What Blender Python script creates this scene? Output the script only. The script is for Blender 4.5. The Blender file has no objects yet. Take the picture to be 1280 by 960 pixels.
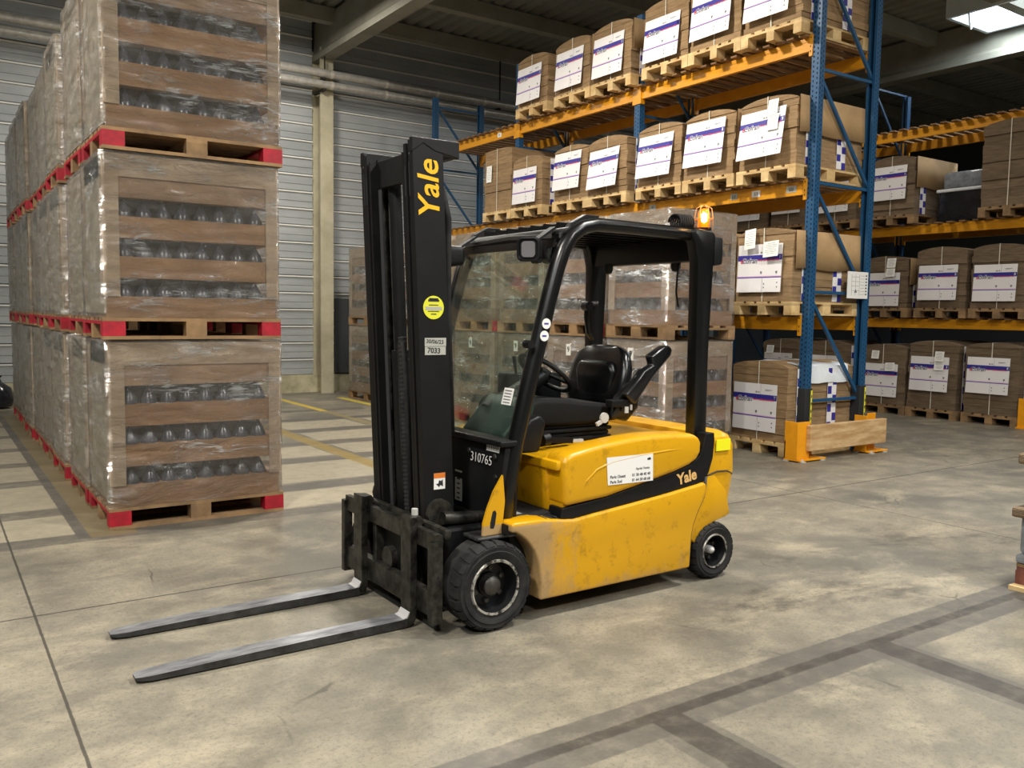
import bpy, bmesh, math, random
from mathutils import Vector, Matrix

random.seed(7)
SC = bpy.context.scene
COL = SC.collection
R = math.radians

# ------------------------------------------------------------------ camera
def setup_camera():
    f, yaw, pitch, roll = 1082.6, R(34.253), R(4.692), R(0.853)
    fw = Vector((math.sin(yaw)*math.cos(pitch), math.cos(yaw)*math.cos(pitch), -math.sin(pitch)))
    rt = Vector((math.cos(yaw), -math.sin(yaw), 0))
    up = rt.cross(fw)
    r2 = math.cos(roll)*rt + math.sin(roll)*up
    u2 = -math.sin(roll)*rt + math.cos(roll)*up
    cam = bpy.data.cameras.new('camera')
    cam.sensor_fit = 'HORIZONTAL'; cam.sensor_width = 36.0
    cam.lens = f/1280.0*36.0
    cam.clip_end = 200
    o = bpy.data.objects.new('camera', cam)
    m = Matrix.Identity(4)
    for i in range(3):
        m[i][0] = r2[i]; m[i][1] = u2[i]; m[i][2] = -fw[i]
    m[0][3], m[1][3], m[2][3] = 0, 0, 1.5
    o.matrix_world = m
    COL.objects.link(o)
    SC.camera = o
setup_camera()

# ------------------------------------------------------------------ light
W = bpy.data.worlds.new('world'); SC.world = W; W.use_nodes = True
bgn = W.node_tree.nodes['Background']
bgn.inputs[0].default_value = (0.75, 0.85, 1.0, 1); bgn.inputs[1].default_value = 0.30

def area(name, loc, sx, sy, power, col, rot=(0, 0, 0), spread=R(180)):
    l = bpy.data.lights.new(name, 'AREA'); l.shape = 'RECTANGLE'; l.size = sx; l.size_y = sy
    l.energy = power; l.color = col; l.spread = spread
    o = bpy.data.objects.new(name, l); o.location = loc; o.rotation_euler = rot
    COL.objects.link(o); return o
WARM = (1.0, 0.93, 0.83)
# high-bay lamps hanging under the roof over the loading aisle
LAMPS = [(4.7, -4.0, 420), (4.7, 1.6, 430), (4.7, 7.6, 420), (4.4, 12.6, 200),
         (-1.6, -4.0, 440), (-1.6, 1.6, 500), (-1.6, 7.6, 380), (10.8, 1.6, 160), (10.8, -4.0, 200), (10.8, 8.0, 70)]
for (lx, ly, lp) in LAMPS:
    area('high_bay_light', (lx, ly, 6.2), 0.55, 0.55, lp*.92, WARM)
# rooflights: one in view, the others unseen, added further back for glare on film
for (lx, ly, lp) in ((14.45, 6.6, 150), (5.25, -1.6, 260), (-3.95, -1.6, 260)):
    area('skylight_or_added_light', (lx, ly, 6.25 if lx > 10 else 6.3), 1.0, 2.4, lp, (0.82, 0.92, 1.0))

SC.view_settings.view_transform = 'Standard'
SC.view_settings.look = 'None'
SC.view_settings.gamma = 1.0
SC.view_settings.use_curve_mapping = False
SC.view_settings.exposure = -0.16
SC.cycles.max_bounces = 6; SC.cycles.diffuse_bounces = 3; SC.cycles.glossy_bounces = 3; SC.cycles.transparent_max_bounces = 10

# ------------------------------------------------------------------ materials
MATS = {}
def srgb(h):
    if isinstance(h, str):
        h = h.lstrip('#'); c = [int(h[i:i+2], 16)/255 for i in (0, 2, 4)]
    else: c = h
    return tuple((v/12.92 if v <= 0.04045 else ((v+0.055)/1.055)**2.4) for v in c)

def mat(name, col, rough=0.6, metal=0.0, var=0.0, vscale=6.0, col2=None, bump=0.0, bscale=40.0, stretch=(1, 1, 1),
        emit=None, estr=0.0, spec=0.5, objrand=0.0, waves=None, thresh=None):
    """principled material with optional noise mix to a second colour, bump and per-object variation"""
    m = bpy.data.materials.new(name); m.use_nodes = True
    nt = m.node_tree; N = nt.nodes; L = nt.links
    b = N['Principled BSDF']
    c = srgb(col) + (1,)
    b.inputs['Base Color'].default_value = c
    b.inputs['Roughness'].default_value = rough
    b.inputs['Metallic'].default_value = metal
    b.inputs['Specular IOR Level'].default_value = spec
    geo = N.new('ShaderNodeNewGeometry')
    mp = N.new('ShaderNodeMapping'); mp.inputs['Scale'].default_value = stretch
    L.new(geo.outputs['Position'], mp.inputs['Vector'])
    colout = None
    if var > 0 or col2:
        nz = N.new('ShaderNodeTexNoise'); nz.inputs['Scale'].default_value = vscale; nz.inputs['Detail'].default_value = 5
        nz.inputs['Roughness'].default_value = 0.65
        L.new(mp.outputs['Vector'], nz.inputs['Vector'])
        rp = N.new('ShaderNodeValToRGB')
        lo, hi = thresh if thresh else (0.35, 0.65)
        rp.color_ramp.elements[0].position = lo; rp.color_ramp.elements[1].position = hi
        L.new(nz.outputs['Fac'], rp.inputs['Fac'])
        mx = N.new('ShaderNodeMix'); mx.data_type = 'RGBA'
        c2 = (srgb(col2) + (1,)) if col2 else tuple(v*(1-var) for v in c[:3]) + (1,)
        mx.inputs[6].default_value = c; mx.inputs[7].default_value = c2
        L.new(rp.outputs['Color'], mx.inputs[0])
        colout = mx.outputs[2]
    if objrand > 0:
        oi = N.new('ShaderNodeObjectInfo')
        mr = N.new('ShaderNodeMapRange'); mr.inputs[3].default_value = 1-objrand; mr.inputs[4].default_value = 1+objrand*0.5
        L.new(oi.outputs['Random'], mr.inputs[0])
        hs = N.new('ShaderNodeHueSaturation')
        if colout: L.new(colout, hs.inputs['Color'])
        else: hs.inputs['Color'].default_value = c
        L.new(mr.outputs[0], hs.inputs['Value'])
        colout = hs.outputs['Color']
    if colout: L.new(colout, b.inputs['Base Color'])
    h = None
    if bump > 0:
        n2 = N.new('ShaderNodeTexNoise'); n2.inputs['Scale'].default_value = bscale; n2.inputs['Detail'].default_value = 4
        L.new(mp.outputs['Vector'], n2.inputs['Vector']); h = n2.outputs['Fac']
    if waves:
        axis, sc, st = waves
        wv = N.new('ShaderNodeTexWave'); wv.bands_direction = axis; wv.inputs['Scale'].default_value = sc
        wv.inputs['Distortion'].default_value = 1.2; wv.inputs['Detail'].default_value = 2
        L.new(geo.outputs['Position'], wv.inputs['Vector'])
        h = wv.outputs['Fac']; bump = st
    if h is not None:
        bp = N.new('ShaderNodeBump'); bp.inputs['Strength'].default_value = bump; bp.inputs['Distance'].default_value = 0.01
        L.new(h, bp.inputs['Height']); L.new(bp.outputs['Normal'], b.inputs['Normal'])
    if emit:
        b.inputs['Emission Color'].default_value = srgb(emit) + (1,); b.inputs['Emission Strength'].default_value = estr
    MATS[name] = m
    return m

def M(n): return MATS[n]

mat('wood', '#dcc28f', 0.75, col2='#c09d67', vscale=5, stretch=(1, 1, 1), bump=0.15, bscale=60, objrand=0.22)
mat('wood_shaded', '#a3835c', 0.8, col2='#7a6246', vscale=5, bump=0.15, bscale=60, objrand=0.22)  # darkened copy of the wood, painting shade into the stacked pallets
mat('wood_deck', '#8d6d48', 0.8, col2='#6e5236', vscale=6, bump=0.15, bscale=60, objrand=0.2)
mat('beam_timber', '#d6b78a', 0.75, col2='#b08a5a', vscale=3, stretch=(1, 1, 6), bump=0.2, bscale=40)
mat('block_red', '#8f5a4c', 0.8, col2='#6d4238', vscale=14)
mat('red_paint', '#b5152c', 0.6, col2='#8e1524', vscale=14, bump=0.1)
mat('cardboard', '#a5896c', 0.8, col2='#987b5f', vscale=2, objrand=0.08, bump=0.04)
mat('cardboard_bundle', '#ab8e6a', 0.85, col2='#8f7450', vscale=5, stretch=(1, 1, 8), objrand=0.16, waves=('Z', 38, 0.5))
mat('cardboard_dark', '#83705a', 0.85, col2='#6c5a44', vscale=5, stretch=(1, 1, 8), objrand=0.2, waves=('Z', 38, 0.5))  # darker bundle cardboard; on far-rack stacks it paints in the dim light
mat('cardboard_tan', '#b3946a', 0.8, col2='#a1835c', vscale=2.5, objrand=0.1)
mat('corner_board', '#b9a68d', 0.75, col2='#ab967c', vscale=4, objrand=0.06)
mat('side_board', '#c2b8a4', 0.75, col2='#b0a48e', vscale=2.2, objrand=0.08)  # pale sheet, brightened to paint in film glare on the stack sides
mat('tray_front', '#a5805a', 0.72, col2='#98734e', vscale=2, objrand=0.08)
mat('load_inside_shade', '#15161c', 0.5)  # near-black, standing in for the shade behind the bottles
mat('bottle_glass', '#4b505a', 0.25, spec=0.7, var=0.25, vscale=20)
mat('white_print', '#eceaea', 0.55, var=0.05, vscale=3)
mat('print_blue', '#33308f', 0.5)
mat('print_purple', '#5a3aa0', 0.5)
mat('print_red', '#d3364a', 0.5)
mat('print_navy', '#23204e', 0.5)
mat('print_pink', '#d9b8d8', 0.5)
mat('print_grey', '#8b8b95', 0.6)
mat('note_paper', '#f0f0ea', 0.6)
mat('strap_white', '#d8d2c0', 0.45)
mat('white_film', '#dfe5ea', 0.25, var=0.12, vscale=8, bump=0.4, bscale=8)
mat('black_film', '#23262c', 0.18, var=0.4, vscale=7, bump=0.6, bscale=7)
mat('grey_film', '#8d949c', 0.2, var=0.4, vscale=9, bump=0.7, bscale=10)
mat('rack_blue', '#1b5079', 0.45, var=0.15, vscale=9)
mat('rack_blue_shaded', '#163c5c', 0.5, var=0.2, vscale=9)  # rack blue darkened to paint in the dim far aisle
mat('rack_orange', '#dc991a', 0.42, col2='#cb8a16', vscale=5)
mat('guard_orange', '#f2a414', 0.45, col2='#e69812', vscale=8)
mat('hole_black', '#0a0d14', 0.9)
mat('post_cover', '#23272a', 0.6)
mat('sticker_yellow', '#e2dd3a', 0.5)
mat('pipe_foil', '#d2d0c8', 0.3, metal=0.45, var=0.25, vscale=12, bump=0.25, bscale=30)
mat('pipe_band', '#e8e4d8', 0.35, metal=0.5)
mat('dark_steel', '#2a2b2b', 0.6, metal=0.3)
mat('concrete_col', '#c3bda4', 0.85, col2='#a8a289', vscale=2.2, bump=0.2)
mat('plinth', '#c9c3a2', 0.85, col2='#9d977c', vscale=3, bump=0.2)
mat('cladding', '#b4b9ba', 0.4, metal=0.2, col2='#9ca2a5', vscale=1.3, stretch=(.4, 1, 2))
mat('cladding_lip_lit', '#e6e6e0', 0.35, metal=0.1)  # paler cladding copy, painting the light caught on lips and groove edge
mat('roof_deck', '#85857b', 0.6, metal=0.0, col2='#76766d', vscale=1.2)
mat('roof_beam', '#908e81', 0.8, col2='#7d7b6e', vscale=1.5)
mat('wall_dark', '#4b4f52', 0.8)
mat('skylight_white', '#eef6ff', 0.5, emit='#e8f4ff', estr=7.0)
mat('skylight_curb', '#d8e4ea', 0.5)
# truck
mat('truck_black', '#131416', 0.45, var=0.25, vscale=9, spec=.3)
mat('mast_black', '#121314', 0.5, col2='#0b0c0d', vscale=7, bump=0.05, spec=.28)
mat('frame_black', '#0c0d0e', 0.28, spec=0.5)
mat('steel_worn', '#6b6c6e', 0.38, metal=0.85, col2='#3c3c3d', vscale=10, stretch=(1, 3, 3), bump=0.05)
mat('heel_highlight', '#e4e5e6', 0.3, metal=0.4)  # pale steel for the highlight painted along the fork heel
mat('fork_side_shaded', '#4a4a4b', 0.45, metal=0.5, col2='#2a2928', vscale=9)  # shaded copy of the fork steel, darkening the blade sides by colour
mat('steel_dark', '#46453f', 0.40, metal=0.6, col2='#201f1d', vscale=16, thresh=(.4, .62))
mat('fork_steel', '#a9abb0', 0.36, metal=0.55, col2='#77797e', vscale=7, stretch=(1, 4, 1))
mat('seat_fabric', '#0f1011', 0.75, spec=.25, var=0.2, vscale=30, bump=0.1, bscale=200)
mat('seat_vinyl', '#131416', 0.25, spec=0.6)
mat('rubber', '#1b1b1d', 0.8, spec=.25, col2='#2e2e2d', vscale=12, bump=0.1)
mat('rim_black', '#18191b', 0.4, metal=0.3)
mat('rim_worn', '#c4c2bb', 0.4, metal=0.7, col2='#2b2a29', vscale=22, thresh=(.46, .6))
mat('hub_steel', '#55534f', 0.45, metal=0.7, var=0.3, vscale=30)
mat('hub_grey', '#b9b9b6', 0.4)
mat('rope_wire', '#333436', 0.5)
mat('lamp_lens', '#77777a', 0.12)
mat('beacon_orange', '#ff7a10', 0.2, emit='#ff6a08', estr=1.6)
mat('beacon_core', '#fff0c0', 0.3, emit='#ffe08a', estr=14.0)
mat('wire_cream', '#e0a45a', 0.4)
mat('logo_gold', '#e8b31e', 0.4)
mat('logo_beige', '#d8b070', 0.4)
mat('ink', '#2a2a2e', 0.6)
mat('ink_soft', '#6b6b72', 0.6)
mat('sticker_white', '#e9e9e6', 0.4)
mat('sticker_silver', '#a9aaa2', 0.45)
mat('sticker_lime', '#d8d83a', 0.4)
mat('sticker_orange', '#d8782a', 0.45)
mat('neon_yellow', '#e9e51a', 0.45)
mat('dash_teal', '#16302f', 0.45)
mat('mat_rubber', '#2a2b2d', 0.85, bump=0.4, bscale=120)

def yellow_paint():
    m = bpy.data.materials.new('truck_yellow'); m.use_nodes = True
    nt = m.node_tree; N = nt.nodes; L = nt.links; b = N['Principled BSDF']
    b.inputs['Roughness'].default_value = 0.34
    geo = N.new('ShaderNodeNewGeometry'); sp = N.new('ShaderNodeSeparateXYZ'); L.new(geo.outputs['Position'], sp.inputs[0])
    n1 = N.new('ShaderNodeTexNoise'); n1.inputs['Scale'].default_value = 5; n1.inputs['Detail'].default_value = 8; n1.inputs['Roughness'].default_value = .7
    mpz = N.new('ShaderNodeMapping'); mpz.inputs['Scale'].default_value = (1.4, 1, .8); L.new(geo.outputs['Position'], mpz.inputs[0]); L.new(mpz.outputs[0], n1.inputs['Vector'])
    # scuffed tan wear towards the front lower corner of the side panel
    mr = N.new('ShaderNodeMapRange'); mr.inputs[1].default_value = 2.36; mr.inputs[2].default_value = 2.82; mr.inputs[3].default_value = 1; mr.inputs[4].default_value = 0
    L.new(sp.outputs[0], mr.inputs[0])
    mz = N.new('ShaderNodeMapRange'); mz.inputs[1].default_value = .48; mz.inputs[2].default_value = .5; mz.inputs[3].default_value = 1; mz.inputs[4].default_value = 0
    L.new(sp.outputs[2], mz.inputs[0])
    ml = N.new('ShaderNodeMath'); ml.operation = 'MULTIPLY'; L.new(mr.outputs[0], ml.inputs[0]); L.new(mz.outputs[0], ml.inputs[1])
    # low splash zone near bottom edge
    mb = N.new('ShaderNodeMapRange'); mb.inputs[1].default_value = .10; mb.inputs[2].default_value = .26; mb.inputs[3].default_value = .55; mb.inputs[4].default_value = 0
    L.new(sp.outputs[2], mb.inputs[0])
    mxm = N.new('ShaderNodeMath'); mxm.operation = 'MAXIMUM'; L.new(ml.outputs[0], mxm.inputs[0]); L.new(mb.outputs[0], mxm.inputs[1])
    ad = N.new('ShaderNodeMath'); ad.operation = 'ADD'; L.new(mxm.outputs[0], ad.inputs[0])
    sb = N.new('ShaderNodeMath'); sb.operation = 'SUBTRACT'; sb.inputs[1].default_value = .55; L.new(n1.outputs['Fac'], sb.inputs[0])
    sb2 = N.new('ShaderNodeMath'); sb2.operation = 'MULTIPLY'; sb2.inputs[1].default_value = 1.6; L.new(sb.outputs[0], sb2.inputs[0])
    L.new(sb2.outputs[0], ad.inputs[1])
    rp = N.new('ShaderNodeValToRGB'); rp.color_ramp.elements[0].position = .28; rp.color_ramp.elements[1].position = .72
    L.new(ad.outputs[0], rp.inputs[0])
    mx = N.new('ShaderNodeMix'); mx.data_type = 'RGBA'; mx.inputs[6].default_value = srgb('#cf9a0c')+(1,); mx.inputs[7].default_value = srgb('#a88a5c')+(1,)
    L.new(rp.outputs[0], mx.inputs[0])
    # dark grime specks
    n2 = N.new('ShaderNodeTexNoise'); n2.inputs['Scale'].default_value = 9; n2.inputs['Detail'].default_value = 9; n2.inputs['Roughness'].default_value = .75
    L.new(geo.outputs['Position'], n2.inputs['Vector'])
    r2 = N.new('ShaderNodeValToRGB'); r2.color_ramp.elements[0].position = .54; r2.color_ramp.elements[1].position = .72
    L.new(n2.outputs['Fac'], r2.inputs[0])
    m2 = N.new('ShaderNodeMix'); m2.data_type = 'RGBA'; m2.inputs[7].default_value = srgb('#6b4f14')+(1,)
    ms = N.new('ShaderNodeMath'); ms.operation = 'MULTIPLY'; ms.inputs[1].default_value = .75; L.new(r2.outputs[0], ms.inputs[0])
    L.new(ms.outputs[0], m2.inputs[0]); L.new(mx.outputs[2], m2.inputs[6]); L.new(m2.outputs[2], b.inputs['Base Color'])
    # dull where worn
    rr = N.new('ShaderNodeMapRange'); rr.inputs[3].default_value = .33; rr.inputs[4].default_value = .7; L.new(rp.outputs[0], rr.inputs[0]); L.new(rr.outputs[0], b.inputs['Roughness'])
    MATS['truck_yellow'] = m
yellow_paint()

def film_material(name, haze, gloss, tint='#cfc8bd', base=.07, sheen=.5):
    """stretch film: mostly see-through, milky where layers overlap, with crinkled glossy highlights"""
    m = bpy.data.materials.new(name); m.use_nodes = True
    nt = m.node_tree; N = nt.nodes; L = nt.links
    for n in list(N): N.remove(n)
    out = N.new('ShaderNodeOutputMaterial')
    geo = N.new('ShaderNodeNewGeometry')
    mp = N.new('ShaderNodeMapping'); mp.inputs['Scale'].default_value = (.7, .7, 2.4); L.new(geo.outputs['Position'], mp.inputs[0])
    n1 = N.new('ShaderNodeTexNoise'); n1.inputs['Scale'].default_value = 4.5; n1.inputs['Detail'].default_value = 7; n1.inputs['Roughness'].default_value = .6; n1.inputs['Distortion'].default_value = 1.6
    L.new(mp.outputs[0], n1.inputs['Vector'])
    n0 = N.new('ShaderNodeTexNoise'); n0.inputs['Scale'].default_value = 1.7; n0.inputs['Detail'].default_value = 2; n0.inputs['Distortion'].default_value = .8
    L.new(mp.outputs[0], n0.inputs['Vector'])
    hm = N.new('ShaderNodeMath'); hm.operation = 'MULTIPLY_ADD'; hm.inputs[1].default_value = 1.8; L.new(n0.outputs['Fac'], hm.inputs[0]); L.new(n1.outputs['Fac'], hm.inputs[2])
    bp = N.new('ShaderNodeBump'); bp.inputs['Strength'].default_value = 1.0; bp.inputs['Distance'].default_value = .12; L.new(hm.outputs[0], bp.inputs['Height'])
    tr = N.new('ShaderNodeBsdfTransparent')
    df = N.new('ShaderNodeBsdfDiffuse'); df.inputs[0].default_value = srgb(tint)+(1,)
    L.new(bp.outputs[0], df.inputs['Normal'])
    gl = N.new('ShaderNodeBsdfGlossy'); gl.inputs['Roughness'].default_value = .15; L.new(bp.outputs[0], gl.inputs['Normal'])
    n2 = N.new('ShaderNodeTexNoise'); n2.inputs['Scale'].default_value = 2.3; n2.inputs['Detail'].default_value = 4; n2.inputs['Distortion'].default_value = 2
    L.new(mp.outputs[0], n2.inputs['Vector'])
    mr = N.new('ShaderNodeMapRange'); mr.inputs[1].default_value = .3; mr.inputs[2].default_value = .75; mr.inputs[3].default_value = haze*.4; mr.inputs[4].default_value = haze*1.6
    L.new(n2.outputs['Fac'], mr.inputs[0])
    m1 = N.new('ShaderNodeMixShader'); L.new(mr.outputs[0], m1.inputs[0]); L.new(tr.outputs[0], m1.inputs[1]); L.new(df.outputs[0], m1.inputs[2])
    fr = N.new('ShaderNodeFresnel'); fr.inputs['IOR'].default_value = 1.45; L.new(bp.outputs[0], fr.inputs['Normal'])
    ad = N.new('ShaderNodeMath'); ad.operation = 'MULTIPLY_ADD'; ad.inputs[1].default_value = gloss; ad.inputs[2].default_value = base; L.new(fr.outputs[0], ad.inputs[0])
    cl = N.new('ShaderNodeMath'); cl.operation = 'MINIMUM'; cl.inputs[1].default_value = .6; L.new(ad.outputs[0], cl.inputs[0])
    m2 = N.new('ShaderNodeMixShader'); L.new(cl.outputs[0], m2.inputs[0]); L.new(m1.outputs[0], m2.inputs[1]); L.new(gl.outputs[0], m2.inputs[2])
    # crinkled patches scatter the lamps into broad sheen
    mp3 = N.new('ShaderNodeMapping'); mp3.inputs['Scale'].default_value = (.7, .7, 1.9); L.new(geo.outputs['Position'], mp3.inputs[0])
    n3 = N.new('ShaderNodeTexNoise'); n3.inputs['Scale'].default_value = 2.6; n3.inputs['Detail'].default_value = 3; n3.inputs['Distortion'].default_value = .6; L.new(mp3.outputs[0], n3.inputs['Vector'])
    mp4 = N.new('ShaderNodeMapping'); mp4.inputs['Scale'].default_value = (.5, .5, 3.2); L.new(geo.outputs['Position'], mp4.inputs[0])
    n4 = N.new('ShaderNodeTexNoise'); n4.inputs['Scale'].default_value = 11; n4.inputs['Detail'].default_value = 6; n4.inputs['Distortion'].default_value = 1.5; L.new(mp4.outputs[0], n4.inputs['Vector'])
    r3 = N.new('ShaderNodeMapRange'); r3.inputs[1].default_value = .50; r3.inputs[2].default_value = .66; L.new(n3.outputs['Fac'], r3.inputs[0])
    r4 = N.new('ShaderNodeMapRange'); r4.inputs[1].default_value = .46; r4.inputs[2].default_value = .62; r4.inputs[3].default_value = .10; L.new(n4.outputs['Fac'], r4.inputs[0])
    mm = N.new('ShaderNodeMath'); mm.operation = 'MULTIPLY'; L.new(r3.outputs[0], mm.inputs[0]); L.new(r4.outputs[0], mm.inputs[1])
    m5 = N.new('ShaderNodeMath'); m5.operation = 'MULTIPLY'; m5.inputs[1].default_value = sheen; L.new(mm.outputs[0], m5.inputs[0])
    gl2 = N.new('ShaderNodeBsdfGlossy'); gl2.inputs['Roughness'].default_value = .42; gl2.inputs['Color'].default_value = (.92, .97, 1, 1); L.new(bp.outputs[0], gl2.inputs['Normal'])
    m3 = N.new('ShaderNodeMixShader'); L.new(m5.outputs[0], m3.inputs[0]); L.new(m2.outputs[0], m3.inputs[1]); L.new(gl2.outputs[0], m3.inputs[2])
    L.new(m3.outputs[0], out.inputs[0])
    MATS[name] = m
film_material('film', .07, 1.8, '#d6d4d0', .06, .58)
film_material('film_milky', .30, 1.2, '#cfc9bc', .06, .35)

def glass_material():
    m = bpy.data.materials.new('windscreen'); m.use_nodes = True
    nt = m.node_tree; N = nt.nodes; L = nt.links
    for n in list(N): N.remove(n)
    out = N.new('ShaderNodeOutputMaterial'); tr = N.new('ShaderNodeBsdfTransparent'); tr.inputs[0].default_value = (.84, .90, .84, 1)
    gl = N.new('ShaderNodeBsdfGlossy'); gl.inputs['Roughness'].default_value = .03
    df = N.new('ShaderNodeBsdfDiffuse'); df.inputs[0].default_value = (.35, .38, .34, 1)
    nz = N.new('ShaderNodeTexNoise'); nz.inputs['Scale'].default_value = 6; nz.inputs['Detail'].default_value = 6
    mr = N.new('ShaderNodeMapRange'); mr.inputs[1].default_value = .3; mr.inputs[2].default_value = .7; mr.inputs[3].default_value = .02; mr.inputs[4].default_value = .07
    geo = N.new('ShaderNodeNewGeometry'); L.new(geo.outputs['Position'], nz.inputs['Vector']); L.new(nz.outputs['Fac'], mr.inputs[0])
    fr = N.new('ShaderNodeMapRange'); lw = N.new('ShaderNodeLayerWeight'); lw.inputs[0].default_value = .5; L.new(lw.outputs['Facing'], fr.inputs[0]); fr.inputs[1].default_value = .0; fr.inputs[2].default_value = 1.0; fr.inputs[3].default_value = .025; fr.inputs[4].default_value = .30
    m0 = N.new('ShaderNodeMixShader'); L.new(mr.outputs[0], m0.inputs[0]); L.new(tr.outputs[0], m0.inputs[1]); L.new(df.outputs[0], m0.inputs[2])
    m1 = N.new('ShaderNodeMixShader'); L.new(fr.outputs[0], m1.inputs[0]); L.new(m0.outputs[0], m1.inputs[1]); L.new(gl.outputs[0], m1.inputs[2])
    L.new(m1.outputs[0], out.inputs[0]); MATS['windscreen'] = m
glass_material()

def floor_material():
    m = bpy.data.materials.new('floor_concrete'); m.use_nodes = True
    nt = m.node_tree; N = nt.nodes; L = nt.links; b = N['Principled BSDF']
    geo = N.new('ShaderNodeNewGeometry'); sp = N.new('ShaderNodeSeparateXYZ'); L.new(geo.outputs['Position'], sp.inputs[0])
    def math_(op, a, c, clamp=False):
        n = N.new('ShaderNodeMath'); n.operation = op; n.use_clamp = clamp
        for i, v in enumerate((a, c)):
            if isinstance(v, (int, float)): n.inputs[i].default_value = v
            else: L.new(v, n.inputs[i])
        return n.outputs[0]
    def noise(scale, detail=6, rough=.6, dist=0, stretch=(1, 1, 1)):
        mp = N.new('ShaderNodeMapping'); mp.inputs['Scale'].default_value = stretch; L.new(geo.outputs['Position'], mp.inputs[0])
        n = N.new('ShaderNodeTexNoise'); n.inputs['Scale'].default_value = scale; n.inputs['Detail'].default_value = detail
        n.inputs['Roughness'].default_value = rough; n.inputs['Distortion'].default_value = dist
        L.new(mp.outputs[0], n.inputs['Vector']); return n.outputs['Fac']
    def ramp(v, lo, hi):
        n = N.new('ShaderNodeMapRange'); n.inputs[1].default_value = lo; n.inputs[2].default_value = hi; n.clamp = True
        n.interpolation_type = 'SMOOTHSTEP'; L.new(v, n.inputs[0]); return n.outputs[0]
    def mix(f, a, c):
        n = N.new('ShaderNodeMix'); n.data_type = 'RGBA'
        if isinstance(f, (int, float)): n.inputs[0].default_value = f
        else: L.new(f, n.inputs[0])
        for i, v in ((6, a), (7, c)):
            if isinstance(v, str): n.inputs[i].default_value = srgb(v)+(1,)
            else: L.new(v, n.inputs[i])
        return n.outputs[2]
    n_big = noise(.7, 7, .6, .5); n_mid = noise(3.0, 12, .7, .3); n_fine = noise(48, 6, .8); n_str = noise(1.5, 12, .68, .4, (.8, 1.3, 1)); n_gr = noise(22, 10, .85, .2)
    col = mix(ramp(n_mid, .34, .68), '#736f63', '#918a79')
    col = mix(math_('MULTIPLY', ramp(n_big, .46, .64), .75), col, '#5f5d56')
    col = mix(math_('MULTIPLY', ramp(n_str, .50, .68), .65), col, '#aaa18b')
    col = mix(math_('MULTIPLY', ramp(n_gr, .50, .66), .30), col, '#55524a')
    col = mix(math_('MULTIPLY', ramp(n_fine, .48, .68), .55), col, '#524f48')
    sp1 = noise(130, 3, .6); col = mix(math_('MULTIPLY', ramp(sp1, .60, .68), .55), col, '#403d37')
    dk = noise(5.0, 10, .8, .8); col = mix(math_('MULTIPLY', ramp(dk, .60, .70), .5), col, '#474540')
    vo = N.new('ShaderNodeTexVoronoi'); vo.feature = 'DISTANCE_TO_EDGE'; vo.inputs['Scale'].default_value = .9
    wv = N.new('ShaderNodeMix'); wv.data_type = 'VECTOR'; wv.inputs[0].default_value = .12; L.new(geo.outputs['Position'], wv.inputs[4])
    wn = N.new('ShaderNodeTexNoise'); wn.inputs['Scale'].default_value = 3; wn.inputs['Detail'].default_value = 8; L.new(geo.outputs['Position'], wn.inputs['Vector']); L.new(wn.outputs['Color'], wv.inputs[5]); L.new(wv.outputs[1], vo.inputs['Vector'])
    ck = math_('MULTIPLY', math_('SUBTRACT', 1, ramp(vo.outputs['Distance'], .0015, .005)), ramp(noise(1.1, 3), .54, .62))
    col = mix(math_('MULTIPLY', ck, .55), col, '#3c3933')
    wob = noise(14, 4, .6)
    X = math_('ADD', sp.outputs[0], math_('MULTIPLY', math_('SUBTRACT', wob, .5), .02))
    Y = math_('ADD', sp.outputs[1], math_('MULTIPLY', math_('SUBTRACT', wob, .5), .02))
    def box(x0, x1, y0, y1, e=.006):
        def band(v, lo, hi):
            return math_('MULTIPLY', ramp(v, lo-e, lo+e), math_('SUBTRACT', 1, ramp(v, hi-e, hi+e)))
        return math_('MULTIPLY', band(X, x0, x1), band(Y, y0, y1))
    Xj = math_('ADD', sp.outputs[0], math_('MULTIPLY', math_('SUBTRACT', wob, .5), .006)); Yj = math_('ADD', sp.outputs[1], math_('MULTIPLY', math_('SUBTRACT', wob, .5), .006))
    def joint(x0, x1, y0, y1, e=.002):
        def band(v, lo, hi): return math_('MULTIPLY', ramp(v, lo-e, lo+e), math_('SUBTRACT', 1, ramp(v, hi-e, hi+e)))
        return math_('MULTIPLY', band(Xj, x0, x1), band(Yj, y0, y1))
    worn = ramp(noise(9, 6, .7), .3, .62)
    def paint(col, r, colour, amt, wear=True):
        f = math_('MULTIPLY', box(*r), amt)
        if wear: f = math_('MULTIPLY', f, math_('ADD', math_('MULTIPLY', worn, .45), .55))
        return mix(f, col, colour)
    # ground-off lane markings: pale wide strip, darker centre
    GR, DK, LT = '#57544f', '#3d3935', '#aca48e'
    col = paint(col, (-3, .79, 6.24, 13.5), LT, .65)
    for (y0, y1) in ((6.03, 6.26), (6.88, 7.15), (8.12, 8.4), (9.15, 9.4), (10.15, 10.4), (11.2, 11.45), (12.2, 12.45)):
        col = paint(col, (-3, 5.6, y0, y1), GR, .85)
    for (x0, x1, y0, y1) in ((2.2, 4.8, 6.3, 6.85), (2.2, 3.55, 7.2, 8.1), (3.75, 4.8, 7.2, 8.1), (3.75, 4.8, 8.45, 9.1), (2.2, 3.5, 8.45, 9.1), (3.75, 4.8, 9.45, 10.1), (3.75, 4.8, 10.45, 11.15), (5.05, 6, 9.45, 10.1), (5.05, 6, 10.45, 11.15)):
        col = paint(col, (x0, x1, y0, y1), LT, .7)
    col = paint(col, (.79, .865, 6.1, 13.6), GR, .9)
    col = paint(col, (.865, 1.15, 6.1, 13.6), '#75694a', .85)
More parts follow.
